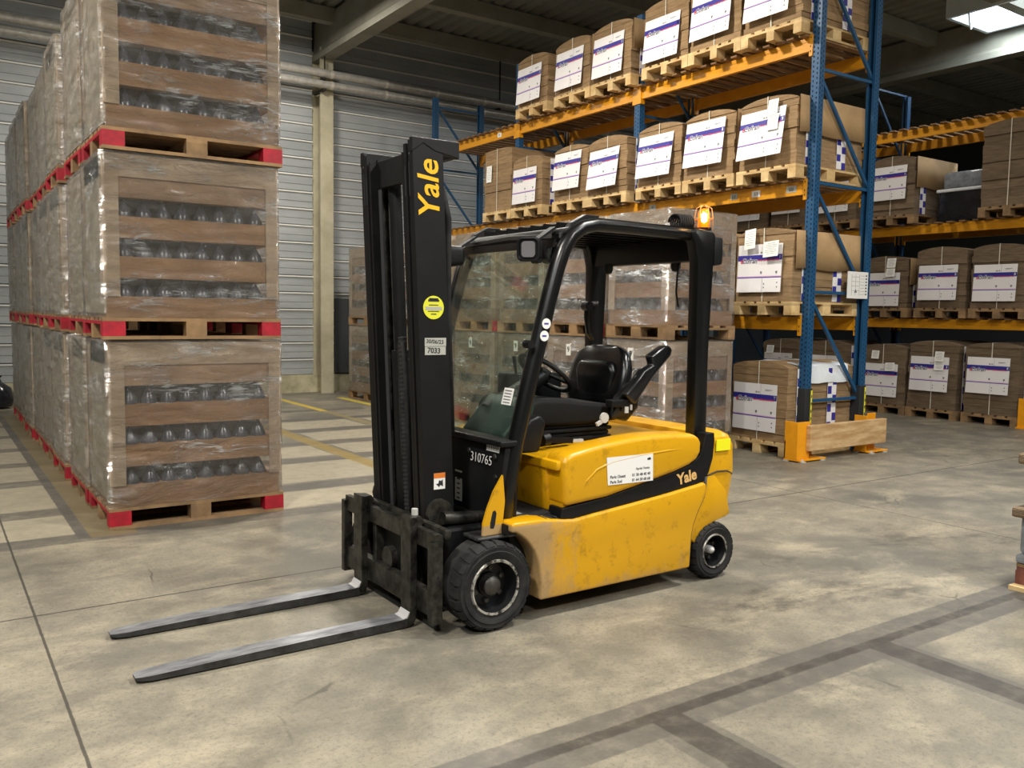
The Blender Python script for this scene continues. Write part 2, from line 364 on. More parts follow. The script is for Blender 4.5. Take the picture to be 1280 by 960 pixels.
    col = paint(col, (-12, 12, 2.14, 2.41), GR, .88)
    col = paint(col, (-12, 12, 2.245, 2.305), DK, .9)
    for xc in (-.4, .92, 2.24, 3.585, 4.9, 6.2):
        col = paint(col, (xc-.12, xc+.13, -.4, 2.2), GR, .7)
        col = paint(col, (xc-.06, xc+.09, -.4, 2.25), DK, .85)
    col = paint(col, (4.86, 4.98, 7.0, 14.1), '#8d8152', .75)
    col = paint(col, (4.86, 4.98, 12.2, 14.2), '#d0b43a', .9)
    col = paint(col, (3.52, 3.70, 6.5, 11), '#8f7a3c', .85)
    col = paint(col, (5.86, 5.98, 11.8, 14.0), '#d6c02e', .9)
    # saw-cut joints
    for r in ((-14, 24, 4.665, 4.68), (.398, .41, -14, 15.1), (6.168, 6.18, -14, 15.1), (-5.4, -5.385, -14, 15.1), (-14, 24, -1.1, -1.085)):
        col = mix(math_('MULTIPLY', joint(*r), .85), col, '#37342f')
    # noise-broken dark smudges, painting in shade beside the goods by the aisle
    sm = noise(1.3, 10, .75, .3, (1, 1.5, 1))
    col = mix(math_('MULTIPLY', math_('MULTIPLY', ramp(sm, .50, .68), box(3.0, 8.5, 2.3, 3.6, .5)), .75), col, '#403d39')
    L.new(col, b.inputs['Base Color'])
    rr = N.new('ShaderNodeMapRange'); rr.inputs[3].default_value = .38; rr.inputs[4].default_value = .62; L.new(n_mid, rr.inputs[0]); L.new(rr.outputs[0], b.inputs['Roughness'])
    b.inputs['Specular IOR Level'].default_value = .35
    bp = N.new('ShaderNodeBump'); bp.inputs['Strength'].default_value = .08; bp.inputs['Distance'].default_value = .01; L.new(n_fine, bp.inputs['Height']); L.new(bp.outputs[0], b.inputs['Normal'])
    MATS['floor_concrete'] = m
floor_material()

# ------------------------------------------------------------------ mesh helpers
class MB:
    def __init__(s): s.v = []; s.f = []; s.mi = []; s.mats = []; s.cur = 0
    def use(s, m):
        if m not in s.mats: s.mats.append(m)
        s.cur = s.mats.index(m); return s
    def add(s, vs, fs):
        o = len(s.v); s.v += [tuple(p) for p in vs]; s.f += [tuple(i+o for i in f) for f in fs]; s.mi += [s.cur]*len(fs); return s
    def box(s, x0, x1, y0, y1, z0, z1):
        return s.add([(x0, y0, z0), (x1, y0, z0), (x1, y1, z0), (x0, y1, z0), (x0, y0, z1), (x1, y0, z1), (x1, y1, z1), (x0, y1, z1)],
                     [(0, 3, 2, 1), (4, 5, 6, 7), (0, 1, 5, 4), (1, 2, 6, 5), (2, 3, 7, 6), (3, 0, 4, 7)])
    def bar(s, p0, p1, w, h, up=(0, 0, 1)):
        p0 = Vector(p0); p1 = Vector(p1); d = (p1-p0).normalized(); u = Vector(up)
        sd = d.cross(u)
        if sd.length < 1e-4: sd = d.cross(Vector((1, 0, 0)))
        sd.normalize(); u = sd.cross(d).normalized()
        vs = []
        for p in (p0, p1):
            for a, c in ((-1, -1), (1, -1), (1, 1), (-1, 1)): vs.append(p+sd*w/2*a+u*h/2*c)
        return s.add(vs, [(0, 1, 2, 3), (7, 6, 5, 4), (0, 4, 5, 1), (1, 5, 6, 2), (2, 6, 7, 3), (3, 7, 4, 0)])
    def prism(s, poly, a0, a1, axis='Y'):
        """poly: list of 2d points; axis Y -> (x,z) extruded in y, X -> (y,z), Z -> (x,y)"""
        n = len(poly)
        def P(p, a):
            return {'Y': (p[0], a, p[1]), 'X': (a, p[0], p[1]), 'Z': (p[0], p[1], a)}[axis]
        vs = [P(p, a0) for p in poly]+[P(p, a1) for p in poly]
        fs = [tuple(range(n)), tuple(range(2*n-1, n-1, -1))]
        for i in range(n): j = (i+1) % n; fs.append((i, i+n, j+n, j))
        return s.add(vs, fs)
    def tube(s, pts, r, seg=10, caps=True):
        pts = [Vector(p) for p in pts]; rs = r if isinstance(r, (list, tuple)) else [r]*len(pts)
        vs = []; prev = None
        for i, p in enumerate(pts):
            d = (pts[min(i+1, len(pts)-1)]-pts[max(i-1, 0)]).normalized()
            if prev is None:
                a = d.cross(Vector((0, 0, 1)))
                if a.length < .05: a = d.cross(Vector((0, 1, 0)))
                a.normalize()
            else:
                a = (prev-d*prev.dot(d)).normalized()
            prev = a; bb = d.cross(a)
            for k in range(seg):
                t = 2*math.pi*k/seg; vs.append(p+(a*math.cos(t)+bb*math.sin(t))*rs[i])
        fs = []
        for i in range(len(pts)-1):
            for k in range(seg):
                k2 = (k+1) % seg; fs.append((i*seg+k, i*seg+k2, (i+1)*seg+k2, (i+1)*seg+k))
        if caps: fs += [tuple(range(seg-1, -1, -1)), tuple(range((len(pts)-1)*seg, len(pts)*seg))]
        return s.add(vs, fs)
    def lathe(s, prof, c, axis='Z', seg=24, closed=False):
        """prof: list of (radius, along)"""
        vs = []; n = len(prof)
        for k in range(seg):
            t = 2*math.pi*k/seg
            for (r, a) in prof:
                x, y = r*math.cos(t), r*math.sin(t)
                vs.append({'Z': (c[0]+x, c[1]+y, c[2]+a), 'Y': (c[0]+x, c[1]+a, c[2]+y), 'X': (c[0]+a, c[1]+x, c[2]+y)}[axis])
        fs = []
        for k in range(seg):
            k2 = (k+1) % seg
            for i in range(n-1 if not closed else n):
                j = (i+1) % n; fs.append((k*n+i, k2*n+i, k2*n+j, k*n+j))
        return s.add(vs, fs)
    def mesh(s, name, bevel=0, bseg=2, smooth=False, recalc=True, off=(0, 0, 0)):
        me = bpy.data.meshes.new(name)
        me.from_pydata([(a-off[0], b-off[1], c-off[2]) for a, b, c in s.v], [], s.f)
        for m in s.mats: me.materials.append(M(m))
        me.polygons.foreach_set('material_index', s.mi)
        if recalc or bevel:
            bm = bmesh.new(); bm.from_mesh(me)
            bmesh.ops.recalc_face_normals(bm, faces=bm.faces)
            if bevel:
                es = [e for e in bm.edges if len(e.link_faces) == 2 and e.calc_face_angle(0) > R(35)]
                bmesh.ops.bevel(bm, geom=es, offset=bevel, segments=bseg, affect='EDGES', profile=.5, clamp_overlap=True)
            bm.to_mesh(me); bm.free()
        if smooth:
            for p in me.polygons: p.use_smooth = True
            if smooth != 'all':
                try: me.set_sharp_from_angle(angle=R(40))
                except Exception: pass
        me.update(); return me

ORG = {}
def link(name, data, parent=None, loc=(0, 0, 0), rotz=0.0):
    o = bpy.data.objects.new(name, data); COL.objects.link(o)
    o.location = loc; o.rotation_euler = (0, 0, rotz)
    if parent is not None: o.parent = parent
    return o
def thing(name, label, cat, loc=(0, 0, 0), rotz=0.0, group=None):
    o = bpy.data.objects.new(name, None); o.empty_display_size = .1; COL.objects.link(o); o.location = loc; o.rotation_euler = (0, 0, rotz)
    o['label'] = label; o['category'] = cat
    if group: o['group'] = group
    ORG[o.name] = tuple(loc)
    return o
def tag(o, label, cat, group=None):
    o['label'] = label; o['category'] = cat
    if group: o['group'] = group
    return o
def part(name, mb, parent, bevel=0, smooth=False, bseg=2, recalc=True, label=None):
    """mesh built in world coordinates, made local to the (unrotated) thing it belongs to"""
    off = ORG.get(parent.name, (0, 0, 0)) if parent else (0, 0, 0)
    o = link(name, mb.mesh(name, bevel, bseg, smooth, recalc, off), parent)
    ORG[o.name] = off
    if label: o['label'] = label
    return o
def struct(name, mb, parent=None, label=None, bevel=0, smooth=False):
    o = part(name, mb, parent, bevel, smooth)
    if parent is None: o['kind'] = 'structure'
    if label: o['label'] = label
    return o
MC = {}
def cached(key, fn):
    if key not in MC: MC[key] = fn()
    return MC[key]

def text_mesh(body, size, m, bold=.012, shear=0.0, align='CENTER', extrude=.0006):
    key = ('txt', body, size, m, bold, shear, align)
    def fn():
        cu = bpy.data.curves.new('t', 'FONT'); cu.body = body; cu.size = size; cu.align_x = align; cu.align_y = 'CENTER'
        cu.offset = bold*size; cu.shear = shear; cu.extrude = extrude; cu.resolution_u = 3
        o = bpy.data.objects.new('t', cu); COL.objects.link(o)
        dg = bpy.context.evaluated_depsgraph_get()
        me = bpy.data.meshes.new_from_object(o.evaluated_get(dg))
        bpy.data.objects.remove(o); bpy.data.curves.remove(cu)
        me.materials.clear(); me.materials.append(M(m)); return me
    return cached(key, fn)
def frame(loc, xa, ya):
    xa = Vector(xa).normalized(); ya = Vector(ya); ya = (ya-xa*ya.dot(xa)).normalized(); za = xa.cross(ya)
    m = Matrix.Identity(4)
    for i in range(3): m[i][0] = xa[i]; m[i][1] = ya[i]; m[i][2] = za[i]; m[i][3] = loc[i]
    return m
def put_text(name, parent, body, size, m, loc, xa, ya, **k):
    me = text_mesh(body, size, m, **k)
    o = bpy.data.objects.new(name, me); COL.objects.link(o)
    off = ORG.get(parent.name, (0, 0, 0)); o.parent = parent
    o.matrix_local = frame(Vector(loc)-Vector(off), xa, ya)
    return o
def append_text(mb, body, size, m, loc, xa, ya, **k):
    """adds lettering to a mesh under construction"""
    me = text_mesh(body, size, m, **k); fr = frame(loc, xa, ya)
    mb.use(m); mb.add([fr @ v.co for v in me.vertices], [tuple(p.vertices) for p in me.polygons])
def sheet(mb, loc, xa, ya, w, h, t=.0012):
    fr = frame(loc, xa, ya)
    vs = [fr @ Vector((a*w/2, b*h/2, c)) for c in (0, t) for a, b in ((-1, -1), (1, -1), (1, 1), (-1, 1))]
    mb.add(vs, [(0, 3, 2, 1), (4, 5, 6, 7), (0, 1, 5, 4), (1, 2, 6, 5), (2, 3, 7, 6), (3, 0, 4, 7)])

ORD = ['first', 'second', 'third', 'fourth', 'fifth', 'sixth', 'seventh', 'eighth', 'ninth', 'tenth']

# ------------------------------------------------------------------ the hall
HX0, HX1, HY0, HY1, ZR = -14.0, 24.0, -14.0, 15.15, 6.62
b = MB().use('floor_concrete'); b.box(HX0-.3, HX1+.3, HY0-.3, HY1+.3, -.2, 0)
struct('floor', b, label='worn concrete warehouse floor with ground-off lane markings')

b = MB().use('wall_dark'); b.box(HX0-.3, HX1+.3, HY1+.10, HY1+.3, 0, ZR+.2)
wall_back = struct('wall_back', b, label='grey horizontal metal cladding on the end wall')
b = MB().use('wall_dark'); b.box(HX0-.3, HX0, HY0, HY1, 0, ZR+.2); struct('wall_left', b)
b = MB().use('wall_dark'); b.box(HX1, HX1+.3, HY0, HY1, 0, ZR+.2); struct('wall_right', b)
b = MB().use('wall_dark'); b.box(HX0-.3, HX1+.3, HY0-.3, HY0, 0, ZR+.2); struct('wall_front', b)

# cladding trays, each a strip of its own with a lip and a stiffening groove
def tray_mesh(x0, x1, h):
    b = MB().use('cladding')
    pr = [(.02, 0), (0, .012), (0, h*.36), (.016, h*.37), (.016, h*.40), (0, h*.41), (0, h-.035), (-.026, h-.032), (-.026, h-.008), (.03, h-.006)]
    vs = [(x, HY1+y, z) for x in (x0, x1) for (y, z) in pr]; n = len(pr)
    for i in range(n-1):
        b.use('cladding_lip_lit' if i in (2, 6, 7) else 'cladding'); b.add([vs[i], vs[i+1], vs[n+i+1], vs[n+i]], [(0, 1, 2, 3)])
    return b.mesh('cladding_tray')
for (xa, xb_) in ((-4.0, 5.9), (6.16, 16.4)):
    z = .32; k = 0
    while z < ZR-.05:
        h = min(.30, ZR-z)
        me = cached(('tray', xa, round(h, 3)), lambda: tray_mesh(xa, xb_, h))
        link('cladding_tray', me, wall_back, (0, 0, z)); z += .30; k += 1
b = MB().use('plinth'); b.box(HX0, HX1, HY1-.04, HY1+.1, 0, .32)
struct('baseboard_back', b, label='pale concrete plinth along the foot of the end wall')
b = MB().use('wall_dark'); b.box(6.30, 6.72, HY1-.06, HY1-.01, .34, 1.72)
struct('trim_1', b, label='dark grey panel fixed low on the cladding beside the column', bevel=.005)

# column with a pale front face, main beams and purlins
b = MB().use('concrete_col'); b.box(5.93, 6.17, 14.83, 14.865, 0, 6.1); b.box(6.03, 6.07, 14.865, HY1+.06, 0, 6.1); b.box(5.90, 6.17, HY1+.06, HY1+.1, 0, 6.1); b.box(5.98, 6.12, 14.84, 15.1, 0, .02)
struct('column', b, label='pale H-section column standing in front of the end wall')
for i, (bx_, bw) in enumerate(((6.03, .25), (15.2, .28))):
    b = MB().use('roof_beam')
    b.prism([(bx_-bw/2, 5.9), (bx_+bw/2, 5.9), (bx_+bw/2, 6.0), (bx_+bw*.3, 6.06), (bx_+bw*.3, ZR-.05), (bx_-bw*.3, ZR-.05), (bx_-bw*.3, 6.06), (bx_-bw/2, 6.0)], -13.9, HY1+.05, 'Y')
    struct('roof_beam', b, label=['pale main roof beam running out from the column', 'main roof beam lit up beside the skylight'][i])
PURLINS = [14.35, 12.6, 10.8, 9.0, 7.2, 5.4, 3.6, 1.8, 0, -1.8, -3.6, -5.4]
for y in PURLINS:
    b = MB().use('roof_beam'); b.box(HX0, HX1, y-.09, y+.09, 6.36, ZR-.02)
    struct('roof_purlin', b, label='roof purlin running across under the ribbed deck')
# ribbed roof deck, ribs along Y
SKX0, SKX1, SKY0, SKY1 = 13.85, 15.0, 5.3, 7.95
def deck(x0, x1, y0, y1):
    b = MB().use('roof_deck'); n = max(1, int((x1-x0)/.25)); vs = []
    pts = []
    w = (x1-x0)/n
    for i in range(n):
        xa = x0+i*w
        pts += [(xa, 0), (xa+w*.5, 0), (xa+w*.62, .06), (xa+w*.88, .06)]
    pts.append((x1, 0))
    vs = [(x, y, ZR+z) for y in (y0, y1) for (x, z) in pts]; m = len(pts)
    b.add(vs, [(i, i+1, m+i+1, m+i) for i in range(m-1)]); return b
b = MB()
roof = deck(HX0, SKX0, HY0, HY1)
for r in ((SKX0, SKX1, HY0, SKY0), (SKX0, SKX1, SKY1, HY1), (SKX1, HX1, HY0, HY1)):
    d = deck(*r); roof.use('roof_deck'); roof.add(d.v, d.f)
roof.box(HX0-.3, SKX0-.05, HY0-.3, HY1+.3, ZR+.09, ZR+.15); roof.box(SKX1+.05, HX1+.3, HY0-.3, HY1+.3, ZR+.09, ZR+.15)
roof.box(SKX0-.05, SKX1+.05, HY0-.3, SKY0-.05, ZR+.09, ZR+.15); roof.box(SKX0-.05, SKX1+.05, SKY1+.05, HY1+.3, ZR+.09, ZR+.15)
struct('ceiling', roof, label='dark ribbed metal roof deck')
t = thing('skylight', 'bright roof skylight with white curb above the racking', 'skylight', ((SKX0+SKX1)/2, (SKY0+SKY1)/2, 6.3))
b = MB().use('skylight_curb')
for (x0, x1, y0, y1) in ((SKX0-.06, SKX0, SKY0-.06, SKY1+.06), (SKX1, SKX1+.06, SKY0-.06, SKY1+.06), (SKX0, SKX1, SKY0-.06, SKY0), (SKX0, SKX1, SKY1, SKY1+.06)):
    b.box(x0, x1, y0, y1, 6.32, ZR+.12)
part('curb', b, t)
b = MB().use('skylight_white'); b.box(SKX0, SKX1, SKY0, SKY1, 6.56, 6.6); part('dome_panel', b, t)
b = MB().use('skylight_curb'); b.bar((SKX0-.03, SKY1-.3, 6.32), (SKX0+.08, SKY1-.28, 6.1), .02, .02); b.bar((SKX0+.08, SKY1-.28, 6.1), (SKX0+.3, SKY1-.25, 6.3), .02, .02)
part('opener_arm', b, t)

# insulated pipes along the wall
for k, (z, r, lab) in enumerate(((5.61, .072, 'upper foil-clad pipe running along the end wall'), (5.42, .066, 'lower foil-clad pipe running along the end wall'))):
    t = thing('insulated_pipe', lab, 'pipe', (2, 14.68, z))
    b = MB().use('pipe_foil'); b.tube([(-4, 14.68, z), (16, 14.68, z)], r, 14); part('pipe_run', b, t, smooth=True)
    x = -3.4
    while x < 15.5:
        b = MB().use('pipe_band'); b.tube([(x, 14.68, z), (x+.05, 14.68, z)], r+.006, 14); part('joint_band', b, t, smooth=True); x += 1.05
    for x in ((5.95, 9.6, 2.2) if k == 0 else (5.95, 2.2)):
        b = MB().use('dark_steel')
        if k == 0: b.bar((x, 14.68, 5.66), (x, 14.68, 6.6 if x > 7 else 6.0), .02, .02)
        b.box(x-.03, x+.03, 14.68, 15.15, z-r-.03, z-r)
        part('hanger', b, t)

# bin bag at the far end of the row by the wall
b = MB().use('black_film'); b.lathe([(.02, 0), (.2, .03), (.24, .15), (.19, .3), (.08, .38), (.05, .44), (.09, .48)], (.86, 14.6, 0), 'Z', 12)
tag(part('refuse_sack', b, None, smooth='all'), 'dark refuse sack on the floor beyond the wrapped row', 'sack')

# ------------------------------------------------------------------ pallets
def piece(name, key, dims, m, parent, loc):
    def fn():
        b = MB().use(m); b.box(-dims[0]/2, dims[0]/2, -dims[1]/2, dims[1]/2, 0, dims[2]); return b.mesh(name)
    return link(name, cached((key, m)+tuple(round(d, 4) for d in dims), fn), parent, loc)
def pallet(label, cx, cy, z, L_, W_, wood='wood', corners=None, group=None, rotz=0.0, seen='all'):
    """L_ runs along local x (deck and bottom boards), W_ along local y"""
    t = thing('wooden_pallet', label, 'pallet', (cx, cy, z), rotz, group)
    bw = .1; bt = .022; bh = .078
    ys = [-(W_/2-bw/2), 0, W_/2-bw/2]; xs = [-(L_/2-.07), 0, L_/2-.07]
    for y in ys: piece('bottom_board', 'pb', (L_, bw, bt), wood, t, (0, y, 0))
    for y in ys:
        for x in xs:
            end = abs(x) > .01
            m = corners if (corners and end and abs(y) > .01) else wood
            piece('block', 'pk', (.14 if end else .14, bw, bh), m, t, (x, y, bt))
    for x in xs: piece('stringer', 'ps', (.14, W_, bt), corners if corners and abs(x) > .01 else wood, t, (x, 0, bt+bh))
    n = 5
    for i in range(n):
        w = .14 if i in (0, 2, 4) else .1
        y = -W_/2+.07+i*(W_-.14)/(n-1)
        piece('deck_board', 'pd', (L_, w, bt), wood, t, (0, y, 2*bt+bh))
    return t
PH = .144

# ------------------------------------------------------------------ film-wrapped bottle loads
def bottle_mesh(r, h):
    def fn():
        b = MB().use('bottle_glass'); b.lathe([(r, 0), (r*.98, h*.18), (r*.72, h*.45), (r*.36, h*.75), (r*.17, h*.92), (r*.16, h), (0.001, h)], (0, 0, 0), 'Z', 10)
        return b.mesh('bottle', smooth='all')
    return cached(('bottle', r, h), fn)
def film_mesh(wx, wy, h, seed, m):
    rnd = random.Random(seed); b = MB().use(m)
    nx, nz = 10, 12; hx, hy = wx/2, wy/2; per = []
    c = .03
    def side(p, q, n):
        for i in range(n): per.append((p[0]+(q[0]-p[0])*i/n, p[1]+(q[1]-p[1])*i/n))
    side((-hx+c, -hy), (hx-c, -hy), nx); side((hx-c, -hy), (hx, -hy+c), 1); side((hx, -hy+c), (hx, hy-c), nx); side((hx, hy-c), (hx-c, hy), 1)
    side((hx-c, hy), (-hx+c, hy), nx); side((-hx+c, hy), (-hx, hy-c), 1); side((-hx, hy-c), (-hx, -hy+c), nx); side((-hx, -hy+c), (-hx+c, -hy), 1)
    n = len(per); vs = []
    for k in range(nz+1):
        for (x, y) in per:
            d = rnd.uniform(0, .009); l = math.hypot(x, y); vs.append((x*(1+d/l), y*(1+d/l), h*k/nz))
    fs = [(k*n+i, k*n+(i+1) % n, (k+1)*n+(i+1) % n, (k+1)*n+i) for k in range(nz) for i in range(n)]
    fs.append(tuple(nz*n+i for i in range(n)))
    b.add(vs, fs); return b.mesh('stretch_film', smooth='all', recalc=False)
FILM_N = [0]
def load(label, cx, cy, z, wx, wy, h, group, front=0, side=0, film='film', lid=True, sheet_no=False, post_w=(.10, .085), boards=False):
    """front: bottles across the -Y face, side: bottles across the -X face"""
    t = thing('wrapped_bottle_load', label, 'bottle pallet', (cx, cy, z), 0, group)
    hx, hy = wx/2, wy/2
    s = h/1.13
    # heights of the trays and the open rows, from the bottom
    tray = .15*s; gap = .128*s
    zs = []; zz = 0
    for k in range(3): zs.append((zz, zz+tray)); zz += tray+gap
    top0 = zz
    def ring(z0, z1, m, name, inset=.012):
        def fn():
            b = MB().use(m); b.box(-hx+inset, hx-inset, -hy+inset, hy-inset, 0, z1-z0); return b.mesh(name)
        return link(name, cached((name, m, round(wx, 3), round(wy, 3), round(z1-z0, 4), inset), fn), t, (0, 0, z0))
    for (a, c) in zs: ring(a, c, 'tray_front', 'cardboard_tray')
    ring(top0, top0+.14*s, 'cardboard', 'cardboard_tray')
    ring(top0+.14*s, h, 'corner_board', 'cardboard_lid', .002)
    b = MB().use('load_inside_shade'); d = .13
    b.box(-hx+d, hx-d, -hy+d, hy-d, .01, h-.02)
    link('shade_core', cached(('core', round(wx, 3), round(wy, 3), round(h, 3)), lambda: b.mesh('shade_core')), t)
    if front:
        r = (wx-.16)/front/2*.93; me = bottle_mesh(round(r, 3), round(gap*1.0, 3))
        for (a, c) in zs:
            for i in range(front): link('bottle', me, t, (-hx+.08+(i+.5)*(wx-.16)/front, -hy+.03+r, c-.002))
    else:
        b = MB().use('load_inside_shade'); b.box(-hx+.06, hx-.06, -hy+.03, -hy+d+.01, .01, h-.02)
    if side:
        r = (wy-.2)/side/2*.9; me = bottle_mesh(round(r, 3), round(gap, 3))
        for (a, c) in zs:
            for i in range(side): link('bottle', me, t, (-hx+.03+r, -hy+.1+(i+.5)*(wy-.2)/side, c-.002))
    if boards:
        def sbm():
            b = MB().use('side_board'); b.box(-hx+.002, -hx+.011, -hy+.008, hy-.008, .03, h-.004); return b.mesh('side_board')
        link('side_board', cached(('sideboard', round(wx, 3), round(wy, 3), round(h, 3)), sbm), t)
    # L-shaped corner boards
    hh = h-tray
    for sx in (-1, 1):
        for sy in (-1, 1):
            def mk(sx=sx, sy=sy):
                b = MB().use('corner_board'); tt = .006; w1 = post_w[0] if sx < 0 else post_w[1]
                x0, x1 = sorted((sx*(hx-w1), sx*hx)); y0, y1 = sorted((sy*(hy-tt), sy*hy)); b.box(x0, x1, y0, y1, 0, hh-.002)
                x0, x1 = sorted((sx*(hx-tt), sx*hx)); y0, y1 = sorted((sy*(hy-.10), sy*(hy-tt))); b.box(x0, x1, y0, y1, 0, hh-.002)
                return b.mesh('corner_board')
            link('corner_board', cached(('cbd', sx, sy, round(wx, 3), round(wy, 3), round(hh, 3), post_w), mk), t, (0, 0, tray))
    FILM_N[0] += 1
    link('stretch_film', cached(('film', round(wx, 3), round(wy, 3), round(h, 3), film, FILM_N[0] % 5), lambda: film_mesh(wx+.022, wy+.022, h+.012, FILM_N[0], film)), t, (0, 0, .001))
    if sheet_no:
        b = MB().use('note_paper'); sheet(b, (-hx-.016, .06, h-.14), (0, -1, 0), (0, 0, 1), .085, .13)
        append_text(b, '9', .09, 'ink', (-hx-.0185, .06, h-.14), (0, -1, 0), (0, 0, 1))
        o = link('number_sheet', b.mesh('number_sheet', recalc=False), t); o['label'] = 'small white numbered sheet'
    return t

TIER = ['bottom', 'middle', 'top']
# left-hand row, three high, running away from the camera
rowY = [6.24, 7.13, 8.22, 9.11, 10.05, 10.98, 11.9, 12.8]
for i, y0 in enumerate(rowY):
    dy = .85
    for k in range(3):
        z = [0, 1.285, 2.53][k]
        jx = [0, -.012, .008][k] if i == 0 else random.uniform(-.02, .02)
        cx = 1.595+jx; cy = y0+dy/2
        h = [1.12, 1.08, 1.14][k]+(0 if i == 0 else random.uniform(-.01, .0))
        if k == 2 and i > 0: h = 1.14-[0, .0, .08, .12, .14, .1, .12, .14][i]
        pos = f'{ORD[i]} stack'
        red = 'red_paint'
        pallet(f'{TIER[k]} red-cornered wooden pallet, {pos} back in the tall wrapped row', cx, cy, z, 1.2, dy, 'wood_shaded', red, 'pallets under the tall wrapped row')
        load(f'{TIER[k]} film-wrapped bottle load, {pos} back in the tall row', cx, cy, z+PH, 1.17, dy-.03, h, 'film-wrapped bottle loads in the tall row',
             front=8 if i == 0 else 0, side=0, film='film' if i == 0 else 'film_milky', boards=True)

# lower two-high row behind the truck
midY = [6.2, 7.22, 8.28, 9.33, 10.45, 11.5, 12.55]
for i, y0 in enumerate(midY):
    dy = [.93, .98, .98, 1.02, .98, .98, .98][i] if i < 6 else 1.4-.0
    dy = min(dy, 1.4)
    if i == 6: dy = 1.38-.0
    for k in range(2):
        z = [0, 1.255][k]; h = [1.09, 1.14][k]
        cx = 6.55; cy = y0+dy/2
        where = f'{ORD[i]} stack back'
        pm = pallet(f'{["bottom", "upper"][k]} wooden pallet, {where} in the low row behind the forklift', cx, cy, z, dy, .97, 'wood_shaded', None, 'pallets of the low row behind the forklift', R(90))
        if (k and i in (1, 3)) or (not k and i == 0):
            b = MB().use('red_paint')
            if k: b.box(-dy/2-.006, -dy/2+.05, .43, .490, .0, .143)
            else: b.box(-dy/2-.006, -dy/2+.06, -.493, -.40, .022, .12)
            link('red_tape', b.mesh('red_tape', bevel=.012), pm)
        load(f'{["bottom", "upper"][k]} film-wrapped bottle load, {where} in the low row behind the forklift', cx, cy, z+PH, .95, dy-.03, h, 'film-wrapped loads behind the forklift',
             front=6 if i == 0 else 0, side=4 if i < 6 else 5, film='film', sheet_no=(k == 0 and i < 4), post_w=(.10, .07))

